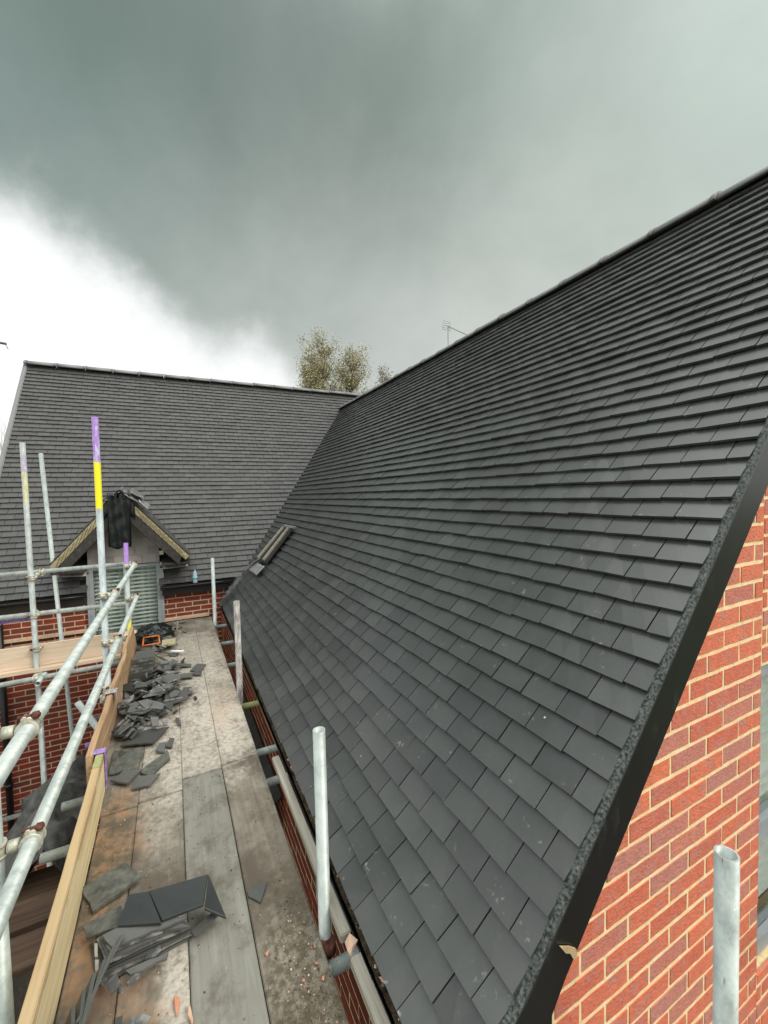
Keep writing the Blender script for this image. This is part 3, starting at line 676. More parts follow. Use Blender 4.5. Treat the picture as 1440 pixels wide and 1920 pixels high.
# ---------------------------------------------------------------- gutters
def trough(bm, x0, x1, yc, zc, r, th=.003, n=10, axis='x', fn=lambda t: 0):
    segs = max(2, int(abs(x1-x0)/.25)); rows = []
    for i in range(segs+1):
        t = x0+(x1-x0)*i/segs; ring = []
        for rr, order in ((r, range(n+1)), (r-th, range(n, -1, -1))):
            for k in order:
                an = math.pi+math.pi*k/n
                a, z = yc+math.cos(an)*rr, zc+math.sin(an)*rr
                ring.append(bm.verts.new((t, a+fn(t), z) if axis == 'x' else (a, t, z)))
        rows.append(ring)
    k = len(rows[0])
    for i in range(segs):
        for j in range(k): bm.faces.new((rows[i][j], rows[i][(j+1) % k], rows[i+1][(j+1) % k], rows[i+1][j])).smooth = True
    bm.faces.new(rows[0][::-1]); bm.faces.new(rows[-1]); bmesh.ops.recalc_face_normals(bm, faces=bm.faces)
sh = lambda t: SH*(t-.8)
bm = B(); trough(bm, .80, 6.75, -.592, -1.600, .068, fn=sh); gt = link('gutter', bm, 'black', H, label='long half-round gutter choked with silt')
bm = B(); box(bm, .80, 6.9, -.70, -.672, -1.72, -1.56); link('fascia', bm, 'black', H)
bm = B(); R = random.Random(8); nx = 260; rows = []
for i in range(nx+1):
    x = .82+i*(6.72-.82)/nx; row = []
    for k in range(6):
        y = -.655+k*.0228+sh(x); edge = abs(k-2.5)/2.5
        row.append(bm.verts.new((x, y, -1.594-.012*edge+noise.noise(Vector((x*9, y*30, 0)))*.016+R.uniform(-.005, .005))))
    rows.append(row)
for i in range(nx):
    for k in range(5): bm.faces.new((rows[i][k], rows[i][k+1], rows[i+1][k+1], rows[i+1][k]))
bmesh.ops.recalc_face_normals(bm, faces=bm.faces)
tag(link('gutter_silt', bm, 'debris', None, (3.5, -.6, -1.60)), 'dark rotting silt and moss filling the long gutter beside the platform', 'silt', kind='stuff')
def pebble(bm, c, s, R, flat=.6):
    vs = [bm.verts.new(Vector(c)+Vector((R.uniform(.5, 1)*s*math.cos(a)*k, R.uniform(.5, 1)*s*math.sin(a)*k, z*s*flat))) for z, k in ((-.4, .8), (.5, .7)) for a in [q*2*math.pi/5+R.uniform(-.3, .3) for q in range(5)]]
    bmesh.ops.convex_hull(bm, input=vs)
bm = B(); R = random.Random(5)
for i in range(1000):
    x = .85+5.7*R.random()**1.6; y = R.uniform(-.645, -.545)+sh(x); pebble(bm, (x, y, -1.582+R.uniform(-.008, .004)), R.choice([.003, .004, .006, .009]), R)
tag(link('gutter_grit', bm, 'grit', None, (2, -.6, -1.58)), 'loose grit and crumbs scattered over the silt in the gutter', 'grit', kind='stuff')
bm = B(); trough(bm, -.80, .19, 6.765, -1.255, .058, axis='y'); FAS.append('box(bm, 6.80, 6.83, -.95, .17, -1.40, -1.25)'); link('gutter', bm, 'black', H, label='short black gutter right of the dormer window')
bm = B(); trough(bm, 1.07, 2.27, 6.765, -1.255, .058, axis='y'); FAS.append('box(bm, 6.80, 6.83, 1.08, 2.27, -1.40, -1.25)'); link('gutter', bm, 'black', H, label='black gutter left of the dormer window')
bm = B(); tube(bm, (6.86, 2.0, -1.3), (6.86, 2.0, -5), .036, 16, False)
for z in (-2.2, -3.6): tube(bm, (6.86, 2.0, z), (6.86, 2.0, z-.06), .043, 16, False)
link('downpipe', bm, 'black', H)
for f_ in FAS: bm = B(); exec(f_); link('fascia', bm, 'black', H)
# lean-to strip roof low on the wall
bm = B(); tile_roof_neg(bm, [(-.18, -2.55), (-.62, -2.12)], lambda q, t: (t, q[0], q[1]), lambda p: (2.9, 5.0), seed=44)
bmesh.ops.recalc_face_normals(bm, faces=bm.faces); link('porch_roof', bm, 'lean_tile', H)
bm = B(); box(bm, 2.05, 2.11, -.622, -.612, -2.16, -2.02); bevel(bm, .002); link('vent', bm, 'white', H)

# ---------------------------------------------------------------- dormer
DZ = .085
dm = None
bm = B()   # hung-tile face
tile_roof(bm, [(0, -.90), (0, .02)], lambda q, t: (6.885-q[0]*-1, t, q[1]), lambda p: (max(.19, DYC-(DZ-.14-p[1])/1.16), min(1.05, DYC+(DZ-.14-p[1])/1.16)), gauge=.118, width=.175, seed=6, thick=.011, lift=.022)
for v in bm.verts: v.co.x = 6.885*2-v.co.x if v.co.x > 6.885 else v.co.x
poly_slab(bm, [(6.895, .19, -.93), (6.895, 1.05, -.93), (6.895, 1.05, -.50), (6.895, DYC, .0), (6.895, .19, -.50)], (1, 0, 0), .03)
bmesh.ops.recalc_face_normals(bm, faces=bm.faces)
dm = link('dormer', bm, 'hung_tile', H, label='small tile-hung dormer with unfinished verge')
for side in (1, -1):
    bm = B()
    path = [(.80, -.815), (0, .105)]
    tile_roof_neg(bm, path, lambda q, t: (t, DYC+side*q[0], q[1]), lambda p: (6.57, max(6.6, left_x(p[1])+.05)), seed=50+side, gauge=.1)
    bmesh.ops.recalc_face_normals(bm, faces=bm.faces); link('dormer_slope', bm, 'tile_far', dm)
    bm = B(); hexa(bm, [(6.58, DYC+side*.80, -.845), (6.9, DYC+side*.80, -.845), (7.95, DYC, .07), (6.58, DYC, .07), (6.58, DYC+side*.80, -.820), (6.9, DYC+side*.80, -.820), (7.95, DYC, .095), (6.58, DYC, .095)])
    bmesh.ops.recalc_face_normals(bm, faces=bm.faces); link('dormer_deck', bm, 'black', dm)
    # pale batten strip on the verge: raised slips coloured dark as shaded gaps
    def W2(f, h, x): # f along slope 0 bottom..1 top, h normal offset
        d = Vector((0, -side*.80, .92)); L = d.length; d /= L; n_ = Vector((0, side*.92, .80)).normalized()
        return Vector((x, DYC+side*.80, -.815))+d*(f*L)+n_*h
    bm = B(); p = [W2(.0, -.002, 6.56), W2(.80, -.002, 6.56), W2(.80, -.072, 6.56), W2(.0, -.072, 6.56)]
    poly_slab(bm, p, (-1, 0, 0), .015)
    bmesh.ops.recalc_face_normals(bm, faces=bm.faces); vbt = link('verge_battens', bm, 'batten', dm); bm = B()
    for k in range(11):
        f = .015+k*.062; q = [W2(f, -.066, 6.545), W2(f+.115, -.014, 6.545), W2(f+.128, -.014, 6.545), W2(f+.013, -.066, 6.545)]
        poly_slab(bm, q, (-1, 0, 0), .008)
    bmesh.ops.recalc_face_normals(bm, faces=bm.faces); link('gap_shade', bm, 'batten_dark', vbt)
    bm = B(); poly_slab(bm, [W2(.06, -.074, 6.575), W2(.86, -.074, 6.575), W2(.80, -.20, 6.575), W2(.0, -.18, 6.575)], (-1, 0, 0), .022); bevel(bm, .003)
    link('bargeboard', bm, 'barge_old', dm)
    bm = B(); y0 = DYC+side*.44; y1 = DYC+side*.80
    hexa(bm, [(6.60, y0, -.935), (6.93, y0, -.90), (6.93, y1, -.90), (6.60, y1, -.935), (6.60, y0, -.90), (6.93, y0, -.865), (6.93, y1, -.865), (6.60, y1, -.90)])
    bevel(bm, .006); link('soffit', bm, 'barge_old', dm)
    y1 = DYC+side*.78
    crumpled('lead_flashing', quadgrid((6.86, y0, -.96), (6.86, y1, -.945), (6.98, y1, -1.0), (6.98, y0, -1.03), 4, 8)[::-1], 'lead', dm, .005, .008, 12)
    crumpled('lead_flashing', quadgrid((6.80, y0+side*.01, -.945), (6.80, y1, -.93), (6.74, y1, -.985), (6.74, y0+side*.01, -1.0), 4, 8), 'lead', dm, .005, .006, 12, 2)
# window
bm = B(); y0, y1, z0, z1 = .185, 1.045, -1.95, -.925
for a, b in ((y0, y0+.05), (y1-.05, y1), (.585, .645)): box(bm, 6.87, 6.93, a, b, z0, z1)
for a, b in ((y0+.05, .585), (.645, y1-.05)):
    box(bm, 6.872, 6.928, a, b, z1-.03, z1-.001); box(bm, 6.872, 6.928, a, b, z0+.001, z0+.06)
bevel(bm, .003)
wn = link('window', bm, 'frame', dm)
bm = B(); box(bm, 6.895, 6.90, y0+.05, .585, z0+.06, z1-.03); box(bm, 6.895, 6.90, .645, y1-.05, z0+.06, z1-.03); 
o = bpy.data.objects; link('pane', bm, 'glass', dm)
bm = B()
for i in range(16):
    z = z1-.05-i*.056
    dz_ = .004; hexa(bm, [(6.955, y0+.04, z-dz_), (6.985, y0+.04, z+dz_), (6.985, y1-.04, z+dz_), (6.955, y1-.04, z-dz_), (6.955, y0+.04, z+.012-dz_), (6.985, y0+.04, z+.012+dz_), (6.985, y1-.04, z+.012+dz_), (6.955, y1-.04, z+.012-dz_)])
link('blind', bm, 'blind', dm)
bm = B(); box(bm, 7.0, 7.02, y0, y1, z0, z1); link('curtain', bm, 'room', dm)
bm = B(); box(bm, 6.87, 6.94, y1, y1+.03, -1.95, -1.0); link('window_reveal', bm, 'frame', dm)
bm = B(); box(bm, 6.87, 6.94, y0-.035, y0, -1.95, -1.0); link('window_reveal', bm, 'frame', dm)
# black sheet hanging from the apex and the bits of lead on top
g = []
for i in range(19):
    f = i/18; z = .10-f*.73; w_ = .128
    g.append([(6.505+.02*math.sin(j*1.1+f*3)-.012*f, .612+.02*f+(j/10-.5)*2*w_, z+.02*math.sin(j*.8)*(f > .9)) for j in range(11)])
crumpled('plastic_sheet', g, 'sheet', dm, .003, .010, 9, 1)
for s_ in (1, -1):
    g = [[(6.54, DYC+s_*(.08+.10*j/5)+.02, .07-.13*j/5-.20*i/5) for j in range(6)] for i in range(6)]
    crumpled('plastic_sheet', g, 'sheet', dm, .003, .012, 7, 4)
def cap(y0_, y1_, z0_, z1_, x0_=6.50, x1_=6.95, seed=1, mt_='lead_dark'):
    g = [[(x0_+(x1_-x0_)*i/6, y0_+(y1_-y0_)*j/6, z0_+(z1_-z0_)*j/6+.05*i/6) for j in range(7)] for i in range(7)]
    return crumpled('lead_saddle', g, mt_, dm, .006, .022, 8, seed)
cap(.60, .84, .135, -.03, seed=2); cap(.62, .36, .135, -.06, seed=3); cap(.40, .28, -.02, -.13, 6.51, 6.80, seed=6, mt_='lead'); cap(.50, .34, .12, .02, 6.60, 7.1, seed=8)
bm = B(); # looped strip standing over the apex
prev = None
for i in range(13):
    an = math.pi*i/12; c = Vector((6.485, .605+.05*math.cos(an), .03+.10*math.sin(an)))
    cur = [bm.verts.new(c+Vector((-.012, 0, 0))+Vector((0, math.cos(an), math.sin(an)))*.012), bm.verts.new(c+Vector((.03, 0, 0))+Vector((0, math.cos(an), math.sin(an)))*.012),
           bm.verts.new(c+Vector((.03, 0, 0))-Vector((0, math.cos(an), math.sin(an)))*.012), bm.verts.new(c+Vector((-.012, 0, 0))-Vector((0, math.cos(an), math.sin(an)))*.012)]
    if prev:
        for k in range(4): bm.faces.new((prev[k], prev[(k+1) % 4], cur[(k+1) % 4], cur[k]))
    prev = cur
bmesh.ops.recalc_face_normals(bm, faces=bm.faces); link('sheet_fold', bm, 'sheet', dm)

# ---------------------------------------------------------------- scaffold
SC = thing('scaffold', (4, .5, -5), 'galvanised tube scaffold with painted standards around the boarded platform', 'scaffold')
def tb(name, a, b, mat='tube', label=None, r=.0242):
    bm = B(); tube(bm, a, b, r); return link(name, bm, mat, SC, label=label)
S1 = [Vector((4.083, .525, .676)), Vector((3.98, .522, -5))]
tb('standard', *S1, 'tube1', 'tall standard painted purple and yellow at the top')
tb('standard', (5.413, 1.315, .601), (5.36, 1.27, -5), 'tube2', 'left standard with faded purple and yellow bands')
tb('standard', (6.60, 1.43, .607), (6.70, 1.20, -5), 'tube', 'thin-looking bare standard next to the far wall')
tb('standard', (6.21, -.475, -.827), (6.16, -.475, -5), 'tube', 'standard at the far right corner of the platform')
tb('standard', (3.829, -.475, -.907), (3.80, -.475, -5), 'tube_dirty', 'cement-caked standard at the right edge of the platform', .0265)
tb('standard', (1.534, -.476, -.907), (1.497, -.472, -5), 'tube', 'clean standard at the near right edge of the platform')
tb('standard', (.485, -1.131, -.86), (.47, -1.125, -5), 'tube', 'standard in the right foreground before the gable')
tb('standard', (5.728, .497, -.502), (5.68, .51, -5), 'tube8', 'end standard with purple top and yellow foot')
tb('standard', (1.80, .572, -.15), (1.80, .572, -5), 'tube', 'standard at the left edge, nearest the viewer')
tb('standard_sleeve', (4.005, .5235, -1.55), (3.995, .5225, -1.93), 'tube', None, .029)
# rails along the platform
tb('guard_rail', (.55, .478, -.77), (5.80, .42, -.77), 'tube', 'upper guard rail of the platform')
tb('guard_rail', (.55, .490, -1.165), (5.78, .41, -1.155), 'tube', 'lower guard rail of the platform')
tb('ledger', (.3, .40, -1.83), (6.3, .40, -1.83), 'tube')
tb('ledger', (.3, -.36, -1.83), (6.3, -.36, -1.83), 'tube')
# the return lift in front of the far wall
tb('guard_rail', (5.86, .44, -.765), (5.73, 3.2, -.775), 'tube'); tb('guard_rail', (5.44, .50, -1.155), (5.50, 3.2, -1.16), 'tube')
tb('guard_rail', (5.52, 1.36, -1.205), (5.56, 3.0, -1.225), 'tube_purple', 'short purple-painted tube under the left rail')
tb('ledger', (5.30, .45, -1.765), (5.18, 3.2, -1.775), 'tube'); tb('ledger', (5.58, 1.2, -3.29), (5.55, 3.2, -3.31), 'tube'); tb('ledger', (5.6, .5, -2.45), (5.6, 1.0, -2.45), 'tube')
tb('transom', (5.12, 1.235, -1.775), (6.3, 1.235, -1.775), 'tube', 'stub transom pointing at the viewer by the left standard')
tb('brace', (4.20, .76, -1.67), (4.20, .43, -2.32), 'tube', 'diagonal brace stub beyond the rails')
# transoms under the boards
for x, yl, mat, lb in [(1.43, .50, 'tube', None), (2.56, .645, 'tube', None), (2.945, .632, 'tube', None), (3.60, .62, 'tube_purple', 'purple-painted transom end under the toe board'), (4.62, .60, 'tube', None), (5.35, .62, 'tube', None), (6.11, .60, 'tube', None)]:
    if x > 1.6: tb('transom', (x, -.10, -1.765), (x, yl, -1.765), mat, lb)
for x, mat in [(1.43, 'tube'), (2.58, 'tube'), (2.92, 'tube'), (3.64, 'tube_yellow'), (4.62, 'tube'), (5.35, 'tube'), (6.11, 'tube')]:
    tb('transom', (x, -.462, -1.768), (x, -.612, -1.768), mat, 'yellow-green stub transom between platform and gutter' if mat == 'tube_yellow' else None)
# couplers
def coupler(p, d1, q, d2, big=False):
    """clamp joining tube through p (dir d1) to tube through q (dir d2)"""
    p, q, d1, d2 = Vector(p), Vector(q), Vector(d1).normalized(), Vector(d2).normalized(); bm = B()
    for c, d in ((p, d1), (q, d2)):
        tube(bm, c-d*.021, c+d*.021, .0305, 20, False)
        tube(bm, c-d*.024, c-d*.014, .0335, 20, False); tube(bm, c+d*.014, c+d*.024, .0335, 20, False)
        # hinge lug and flap
        o_ = (q-p).normalized() if c is p else (p-q).normalized(); s_ = d.cross(o_).normalized()
        for sg in (1, -1):
            a = c+s_*sg*.030-o_*.004; tube(bm, a-d*.017, a+d*.017, .0105, 10, False)
            a = c+s_*sg*.036+o_*.010; tube(bm, a-d*.013, a+d*.013, .008, 10, False)
    tube(bm, p+(q-p)*.35, p+(q-p)*.65, .02, 12, False)
    cp = link('coupler', bm, 'coupler', SC)
    for c, d in ((p, d1), (q, d2)):
        bm = B(); o_ = (q-p).normalized() if c is p else (p-q).normalized(); s_ = d.cross(o_).normalized()
        a = c+s_*.040-o_*.034; tube(bm, a, a+o_*.062, .0065, 10, False); tube(bm, a+o_*.004, a+o_*.022, .0125, 6, False)
        link('bolt', bm, 'rust', cp)
X, Y, Z = (1, 0, 0), (0, 1, 0), (0, 0, 1)
coupler((1.80, .572, -.77), Z, (1.80, .464, -.77), X); coupler((1.80, .572, -1.163), Z, (1.80, .471, -1.163), X)
for z in (-.77, -1.155):
    coupler((4.03, .524, z), Z, (4.03, .44 if z > -1 else .44, z), X); coupler((5.70, .50, z), Z, (5.70, .42, z), X)
coupler((4.0, .522, -1.53), Z, (4.0, .545, -1.60), Z); coupler((3.99, .522, -1.90), Z, (3.99, .60, -1.92), X)
for z, x in ((-.77, 5.80), (-1.16, 5.47)): coupler((5.40, 1.30, z), Z, (x, 1.30, z), Y)
coupler((5.39, 1.29, -1.50), Z, (5.45, 1.29, -1.50), Z); coupler((5.38, 1.28, -1.77), Z, (5.27, 1.28, -1.77), Y)
coupler((5.485, 1.62, -1.16), Y, (5.53, 1.62, -1.21), Y); coupler((5.69, .505, -1.62), Z, (5.69, .55, -1.62), Z)
bm = B(); tube(bm, (1.497, -.472, -1.765), (1.497, -.472, -1.73), .034, 20, False); link('collar', bm, 'rust', SC)
# toe boards
def plank(bm, a, b, w_, t, wd=(0, 1, 0), n=14, twist=0, jig=.0, sag=0.0):
    a, b = Vector(a), Vector(b); d = (b-a).normalized(); wd = Vector(wd).normalized(); nn = d.cross(wd).normalized()
    rows = []
    for i in range(n+1):
        f = i/n; c = a+(b-a)*f; an = twist*f; u = wd*math.cos(an)+nn*math.sin(an); v_ = nn*math.cos(an)-wd*math.sin(an)
        jj = noise.noise(c*3.1)*jig
        rows.append([bm.verts.new(c+u*(p*w_/2)+v_*(q*t/2)+v_*jj+Vector((0, 0, -sag*math.sin(f*math.pi)))) for p, q in ((-1, -1), (1, -1), (1, 1), (-1, 1))])
    for i in range(n):
        for k in range(4): bm.faces.new((rows[i][k], rows[i][(k+1) % 4], rows[i+1][(k+1) % 4], rows[i+1][k]))
    bm.faces.new(rows[0][::-1]); bm.faces.new(rows[-1]); bevel(bm, .0035, 2)
bm = B(); plank(bm, (.75, .428, -1.5875), (2.93, .428, -1.5875), .223, .038, (0, 0, 1), jig=.004)
tbn = link('toe_board', bm, 'toe', SC, label='fresh pale pine toe board nearest the viewer')
bm = B(); plank(bm, (2.86, .468, -1.575), (5.60, .452, -1.58), .223, .036, (0, 0, 1), jig=.02, twist=-.12, n=24)
link('toe_board', bm, 'toe_old', SC, label='worn brown twisted toe board beyond the purple clip')
bm = B(); plank(bm, (5.46, .55, -1.5875), (5.43, 3.4, -1.5875), .225, .036, (0, 0, 1), jig=.004)
link('toe_board', bm, 'toe_far', SC, label='clean toe board of the lift beside the far wall')
bm = B(); box(bm, 2.872, 2.922, .402, .4065, -1.69, -1.47); box(bm, 2.872, 2.922, .402, .492, -1.470, -1.4655); bevel(bm, .001); link('toe_board_clip', bm, 'tube_purple', SC)
bm = B(); box(bm, 2.74, 2.86, .410, .446, -1.4745, -1.4725); link('end_band', bm, 'tube_yellow', tbn)
bm = B(); box(bm, 3.70, 3.78, .43, .50, -1.455, -1.449); box(bm, 3.70, 3.78, .425, .431, -1.52, -1.449); box(bm, 3.70, 3.78, .499, .505, -1.60, -1.449); bevel(bm, .002); link('toe_board_clip', bm, 'tube_dirty', SC)

# platform boards
def board(name, x0, x1, y0, y1, zt, mat, label, grp='scaffold boards of the platform', t=.038, n=20, seed=0):
    bm = B(); w_ = (y1-y0); R = random.Random(seed)
    plank(bm, (x0, (y0+y1)/2, zt-t/2+R.uniform(-.0015, .0015)), (x1, (y0+y1)/2+R.uniform(-.002, .002), zt-t/2+R.uniform(-.0015, .0015)), w_, t, (0, 1, 0), n=n, jig=.003)
    o = link(name, bm, mat, None, ((x0+x1)/2, (y0+y1)/2, zt)); return tag(o, label, 'board', grp)
board('scaffold_board', .15, 2.79, -.446, -.2225, -1.700, 'board', 'dirty brown scaffold board along the near right edge of the platform', seed=1)
board('scaffold_board', .15, 2.76, -.2185, .0045, -1.699, 'board_grey', 'smooth grey scaffold board second from the right in the near platform', seed=2)
board('scaffold_board', .15, 2.66, .009, .231, -1.701, 'board', 'brown scaffold board under the pile of big slates in the near platform', seed=3)
board('scaffold_board', .15, 2.64, .235, .405, -1.700, 'board', 'orange-stained scaffold board against the near toe board', seed=4)
board('scaffold_board', 2.80, 6.44, -.446, -.2205, -1.700, 'board', 'lime-dusted scaffold board along the far right edge', seed=5)
board('scaffold_board', 2.77, 6.45, -.2185, .0055, -1.699, 'board', 'lime-splashed scaffold board second from the right in the far platform', seed=6)
board('scaffold_board', 2.67, 6.43, .0075, .231, -1.700, 'board', 'dusty scaffold board under the broken slate heap', seed=7)
board('scaffold_board', 2.65, 6.42, .233, .455, -1.700, 'board', 'far scaffold board running along the worn toe board', seed=8)
def yboard(x0, x1, zt, lab, mat='toe_far', y0=.47, y1=3.4, grp='scaffold boards of the far lift'):
    bm = B(); plank(bm, ((x0+x1)/2, y0, zt-.019), ((x0+x1)/2, y1, zt-.019), x1-x0, .038, (1, 0, 0), jig=.003)
    return tag(link('scaffold_board', bm, mat, None, ((x0+x1)/2, (y0+y1)/2, zt)), lab, 'board', grp)
yboard(5.36, 5.58, -1.702, 'clean board of the far lift directly under its toe board', y0=.56)
yboard(5.60, 5.82, -1.701, 'second board of the far lift, behind its toe board', y0=.47); yboard(5.84, 6.06, -1.703, 'third board of the far lift, behind its toe board'); yboard(6.08, 6.3, -1.70, 'board of the far lift nearest the brick wall')
# cross boards of a lower lift, seen past the toe board
for i, (x0, x1, lb) in enumerate([(2.72, 2.94, 'dark brown plank low down left of the near toe board'), (3.02, 3.24, 'second dark plank of the low lift'), (3.28, 3.50, 'third dark plank of the low lift')]):
    yboard(x0, x1, -2.42-.03*i, lb, 'dark_wood', .30, 1.6, 'planks of the low lift under the platform')

# ---------------------------------------------------------------- loose things
R0 = random.Random(41)
def ragged(P3, R, amp, step=.03):
    o_ = []
    for a, b in zip(P3, P3[1:]+P3[:1]):
        n = max(1, int((b-a).length/step))
        for i in range(n):
            q = a.lerp(b, i/n)
            if i: q = q+Vector((R.gauss(0, amp), R.gauss(0, amp), 0))
            o_.append(q)
    return o_
def slab_px(name, pts, z, t, mat, label, cat='slate', group=None, tilt=None, holes=(), dz=None):
    """flat piece whose outline is given by where it lies on the boards"""
    P3 = [az(u, v, z) for u, v in pts]
    c = sum(P3, Vector())/len(P3)
    if dz: P3 = [p+Vector((0, 0, q)) for p, q in zip(P3, dz)]
    if mat in ('slate_waste', 'slate_dusty', 'slate_moss'): P3 = ragged(P3, R0, .0014 if 'fanned' in label else .0028, .05 if 'fanned' in label else .03)
    bm = B(); poly_slab(bm, P3, (0, 0, 1), t); bmesh.ops.recalc_face_normals(bm, faces=bm.faces)
    if len(P3) < 8: bmesh.ops.bevel(bm, geom=list(bm.edges), offset=.0018, segments=1, affect='EDGES')
    if holes:
        n = Vector((0, 0, 1))
        for u, v in holes:
            h = az(u, v, z+t); h.z = z+t+.0012; tube(bm, h-n*.004, h+n*.0004, .007, 10, False, 1)
    o = link(name, bm, [mat, 'black'] if holes else mat, None, c); return tag(o, label, cat, group)
def z3(L, ox, oy, s): return [(ox+a/s, oy+b/s) for a, b in L]
ZB = -1.699
A3 = (80, 1580, 3.6)
slab_px('roof_slate', z3([(262, 325), (555, 165), (665, 265), (340, 490)], *A3), ZB+.004, .014, 'slate_moss', 'mossy old slate with two nail holes lying on orange sand', holes=z3([(556, 195), (598, 268)], *A3), dz=[0, .01, .012, 0])
# the near pile: thick stack of slates with two dark angled tiles on top
stack = []
for k in range(8):
    stack.append(([(318+12*k, 700-8*k), (780-6*k, 585-12*k), (1012+4*(k % 3)-6*k, 648-17*k), (372+14*k, 978-37*k)], k, ['slate_waste', 'slate_dusty', 'slate_waste', 'slate_dark', 'slate_dusty'][k % 5]))
stack.append(([(270, 575), (530, 440), (575, 560), (300, 660)], 3, 'slate_moss'))
names = ['bottom slate of the fanned near pile', 'second slate up in the fanned near pile', 'third slate up in the fanned near pile', 'fourth slate up in the fanned near pile', 'fifth slate up in the fanned near pile', 'sixth slate up in the fanned near pile', 'seventh slate up in the fanned near pile', 'topmost slate of the fan, right under the dark angled tiles', 'mossy slate at the left of the near pile']
for (pts, k, mt_), nm in zip(stack, names):
    slab_px('roof_slate', z3(pts, *A3), ZB+.002+k*.0135, .0085, mt_, nm, dz=[.002*(k % 3), .003, .004*(k % 2), .003*((k+1) % 2)], group='slates in the near pile')
slab_px('angled_tile', z3([(580, 368), (718, 362), (802, 572), (505, 580)], *A3), ZB+.104, .013, 'slate_dark', 'near-black angled tile with nail holes, left of the two topping the pile', 'roof tile', holes=z3([(625, 400), (585, 512)], *A3), dz=[0, .01, .008, 0])
slab_px('angled_tile', z3([(716, 358), (1118, 262), (1086, 455), (806, 556)], *A3), ZB+.100, .013, 'slate_dark', 'long near-black tile in the middle of the top of the near pile', 'roof tile', dz=[.008, .02, .012, .008])
slab_px('angled_tile', z3([(1122, 264), (1236, 440), (1092, 466)], *A3), ZB+.098, .013, 'slate_dark', 'folded triangular wing of dark tile at the right end of the near pile', 'roof tile', dz=[.022, -.05, .004])
for i, (pts, lb) in enumerate([([(600, 590), (900, 560), (1000, 600), (560, 660)], 'thin lath of broken slate under the dark tiles'), ([(560, 880), (850, 775), (840, 812), (590, 905)], 'long thin slate strip along the front of the near pile'), ([(1000, 610), (1190, 455), (1200, 500), (1030, 650)], 'pale dusty slate sliver at the right of the near pile')]):
    slab_px('slate_strip', z3(pts, *A3), ZB+.03+.012*(i == 0)*4, .010, 'slate_waste', lb, dz=[0, .01, .01, 0])
for i, (pts, lb) in enumerate([([(348, 690), (372, 690), (372, 780), (350, 780)], 'short wooden slip on top of the dusty slate, upper of two'), ([(352, 800), (380, 800), (378, 880), (355, 880)], 'short wooden slip on top of the dusty slate, lower of two')]):
    slab_px('wood_slip', z3(pts, *A3), ZB+.075, .008, 'grey_wood', lb, 'wood scrap')
# slates standing on edge against the toe board
R = random.Random(12)
for i in range(7):
    x = 1.50+i*.035; bm = B(); a = Vector((x, .395-.012*i, ZB+.001)); lean = .10+.012*i
    d = Vector((-1, .12*i-.3, 0)).normalized()*(.25+.02*R.random()); up = Vector((.03, -.04-.012*i, .11+.02*R.random()))
    poly_slab(bm, [a, a+d, a+d+up, a+up], (0, 1, .3), .010); bmesh.ops.recalc_face_normals(bm, faces=bm.faces)
    tag(link('roof_slate', bm, 'slate_waste', None, a), 'dark slate stood on edge in the row leaning on the near toe board', 'slate', 'slates on edge by the near toe board')
slab_px('slate_shard', [(400+a/3.0975, 1300+b/3.0975) for a, b in ((198, 1160), (262, 1118), (310, 1102), (274, 1224), (205, 1190))], ZB+.002, .009, 'slate_waste', 'lone pointed slate shard across the gap by the right edge board', dz=[0, 0, .004, 0, 0])
C2 = (0, 1200, 2.6667)
mid = [([(600, 538), (690, 468), (845, 440), (772, 522)], 'large slate lying alone below the heap, nearest the pine toe board', .016, 'slate_waste'),
       ([(570, 562), (725, 556), (690, 655), (545, 680)], 'worn pale slate beside the purple clip', .003, 'slate_moss'),
       ([(552, 715), (618, 662), (708, 655), (640, 730)], 'dark five-sided slate below the worn pale one', .014, 'slate_waste'),
       ([(655, 757), (700, 690), (803, 680), (748, 740)], 'slate lowest of the scattered ones before the orange stain', .005, 'slate_waste'),
       ([(700, 665), (836, 560), (850, 600), (752, 690)], 'long pale sliver lying diagonally', .004, 'slate_moss'),
       ([(778, 562), (792, 524), (832, 520), (822, 566)], 'small square slate bit right of the large slate', .010, 'slate_waste'),
       ([(830, 540), (850, 500), (872, 500), (860, 545)], 'smaller bit behind the small square slate', .006, 'slate_waste'),
       ([(950, 160), (985, 124), (1030, 126), (1005, 160)], 'lone diamond-shaped slate on the lime-dusted boards', .004, 'slate_waste'),
       ([(962, 180), (975, 164), (1010, 166), (1004, 182)], 'small slate chip just below the diamond-shaped slate', .003, 'slate_waste'),
       ([(968, 290), (978, 286), (988, 300), (974, 304)], 'tiny dark chip alone on the dusty board', .003, 'slate_dark'),
       ([(878, 395), (892, 395), (905, 430), (892, 434)], 'thin finger of slate at the foot of the heap', .004, 'slate_waste'),
       ([(598, 428), (690, 428), (692, 434), (600, 434)], 'dark metal strip across the boards under the heap', .004, 'slate_dark')]
for pts, lb, h, mt_ in mid: slab_px('roof_slate' if 'strip' not in lb else 'metal_strip', z3(pts, *C2), ZB+h, .011, mt_, lb, 'slate' if 'strip' not in lb else 'metal strip', dz=[R.uniform(0, .008) for _ in pts])
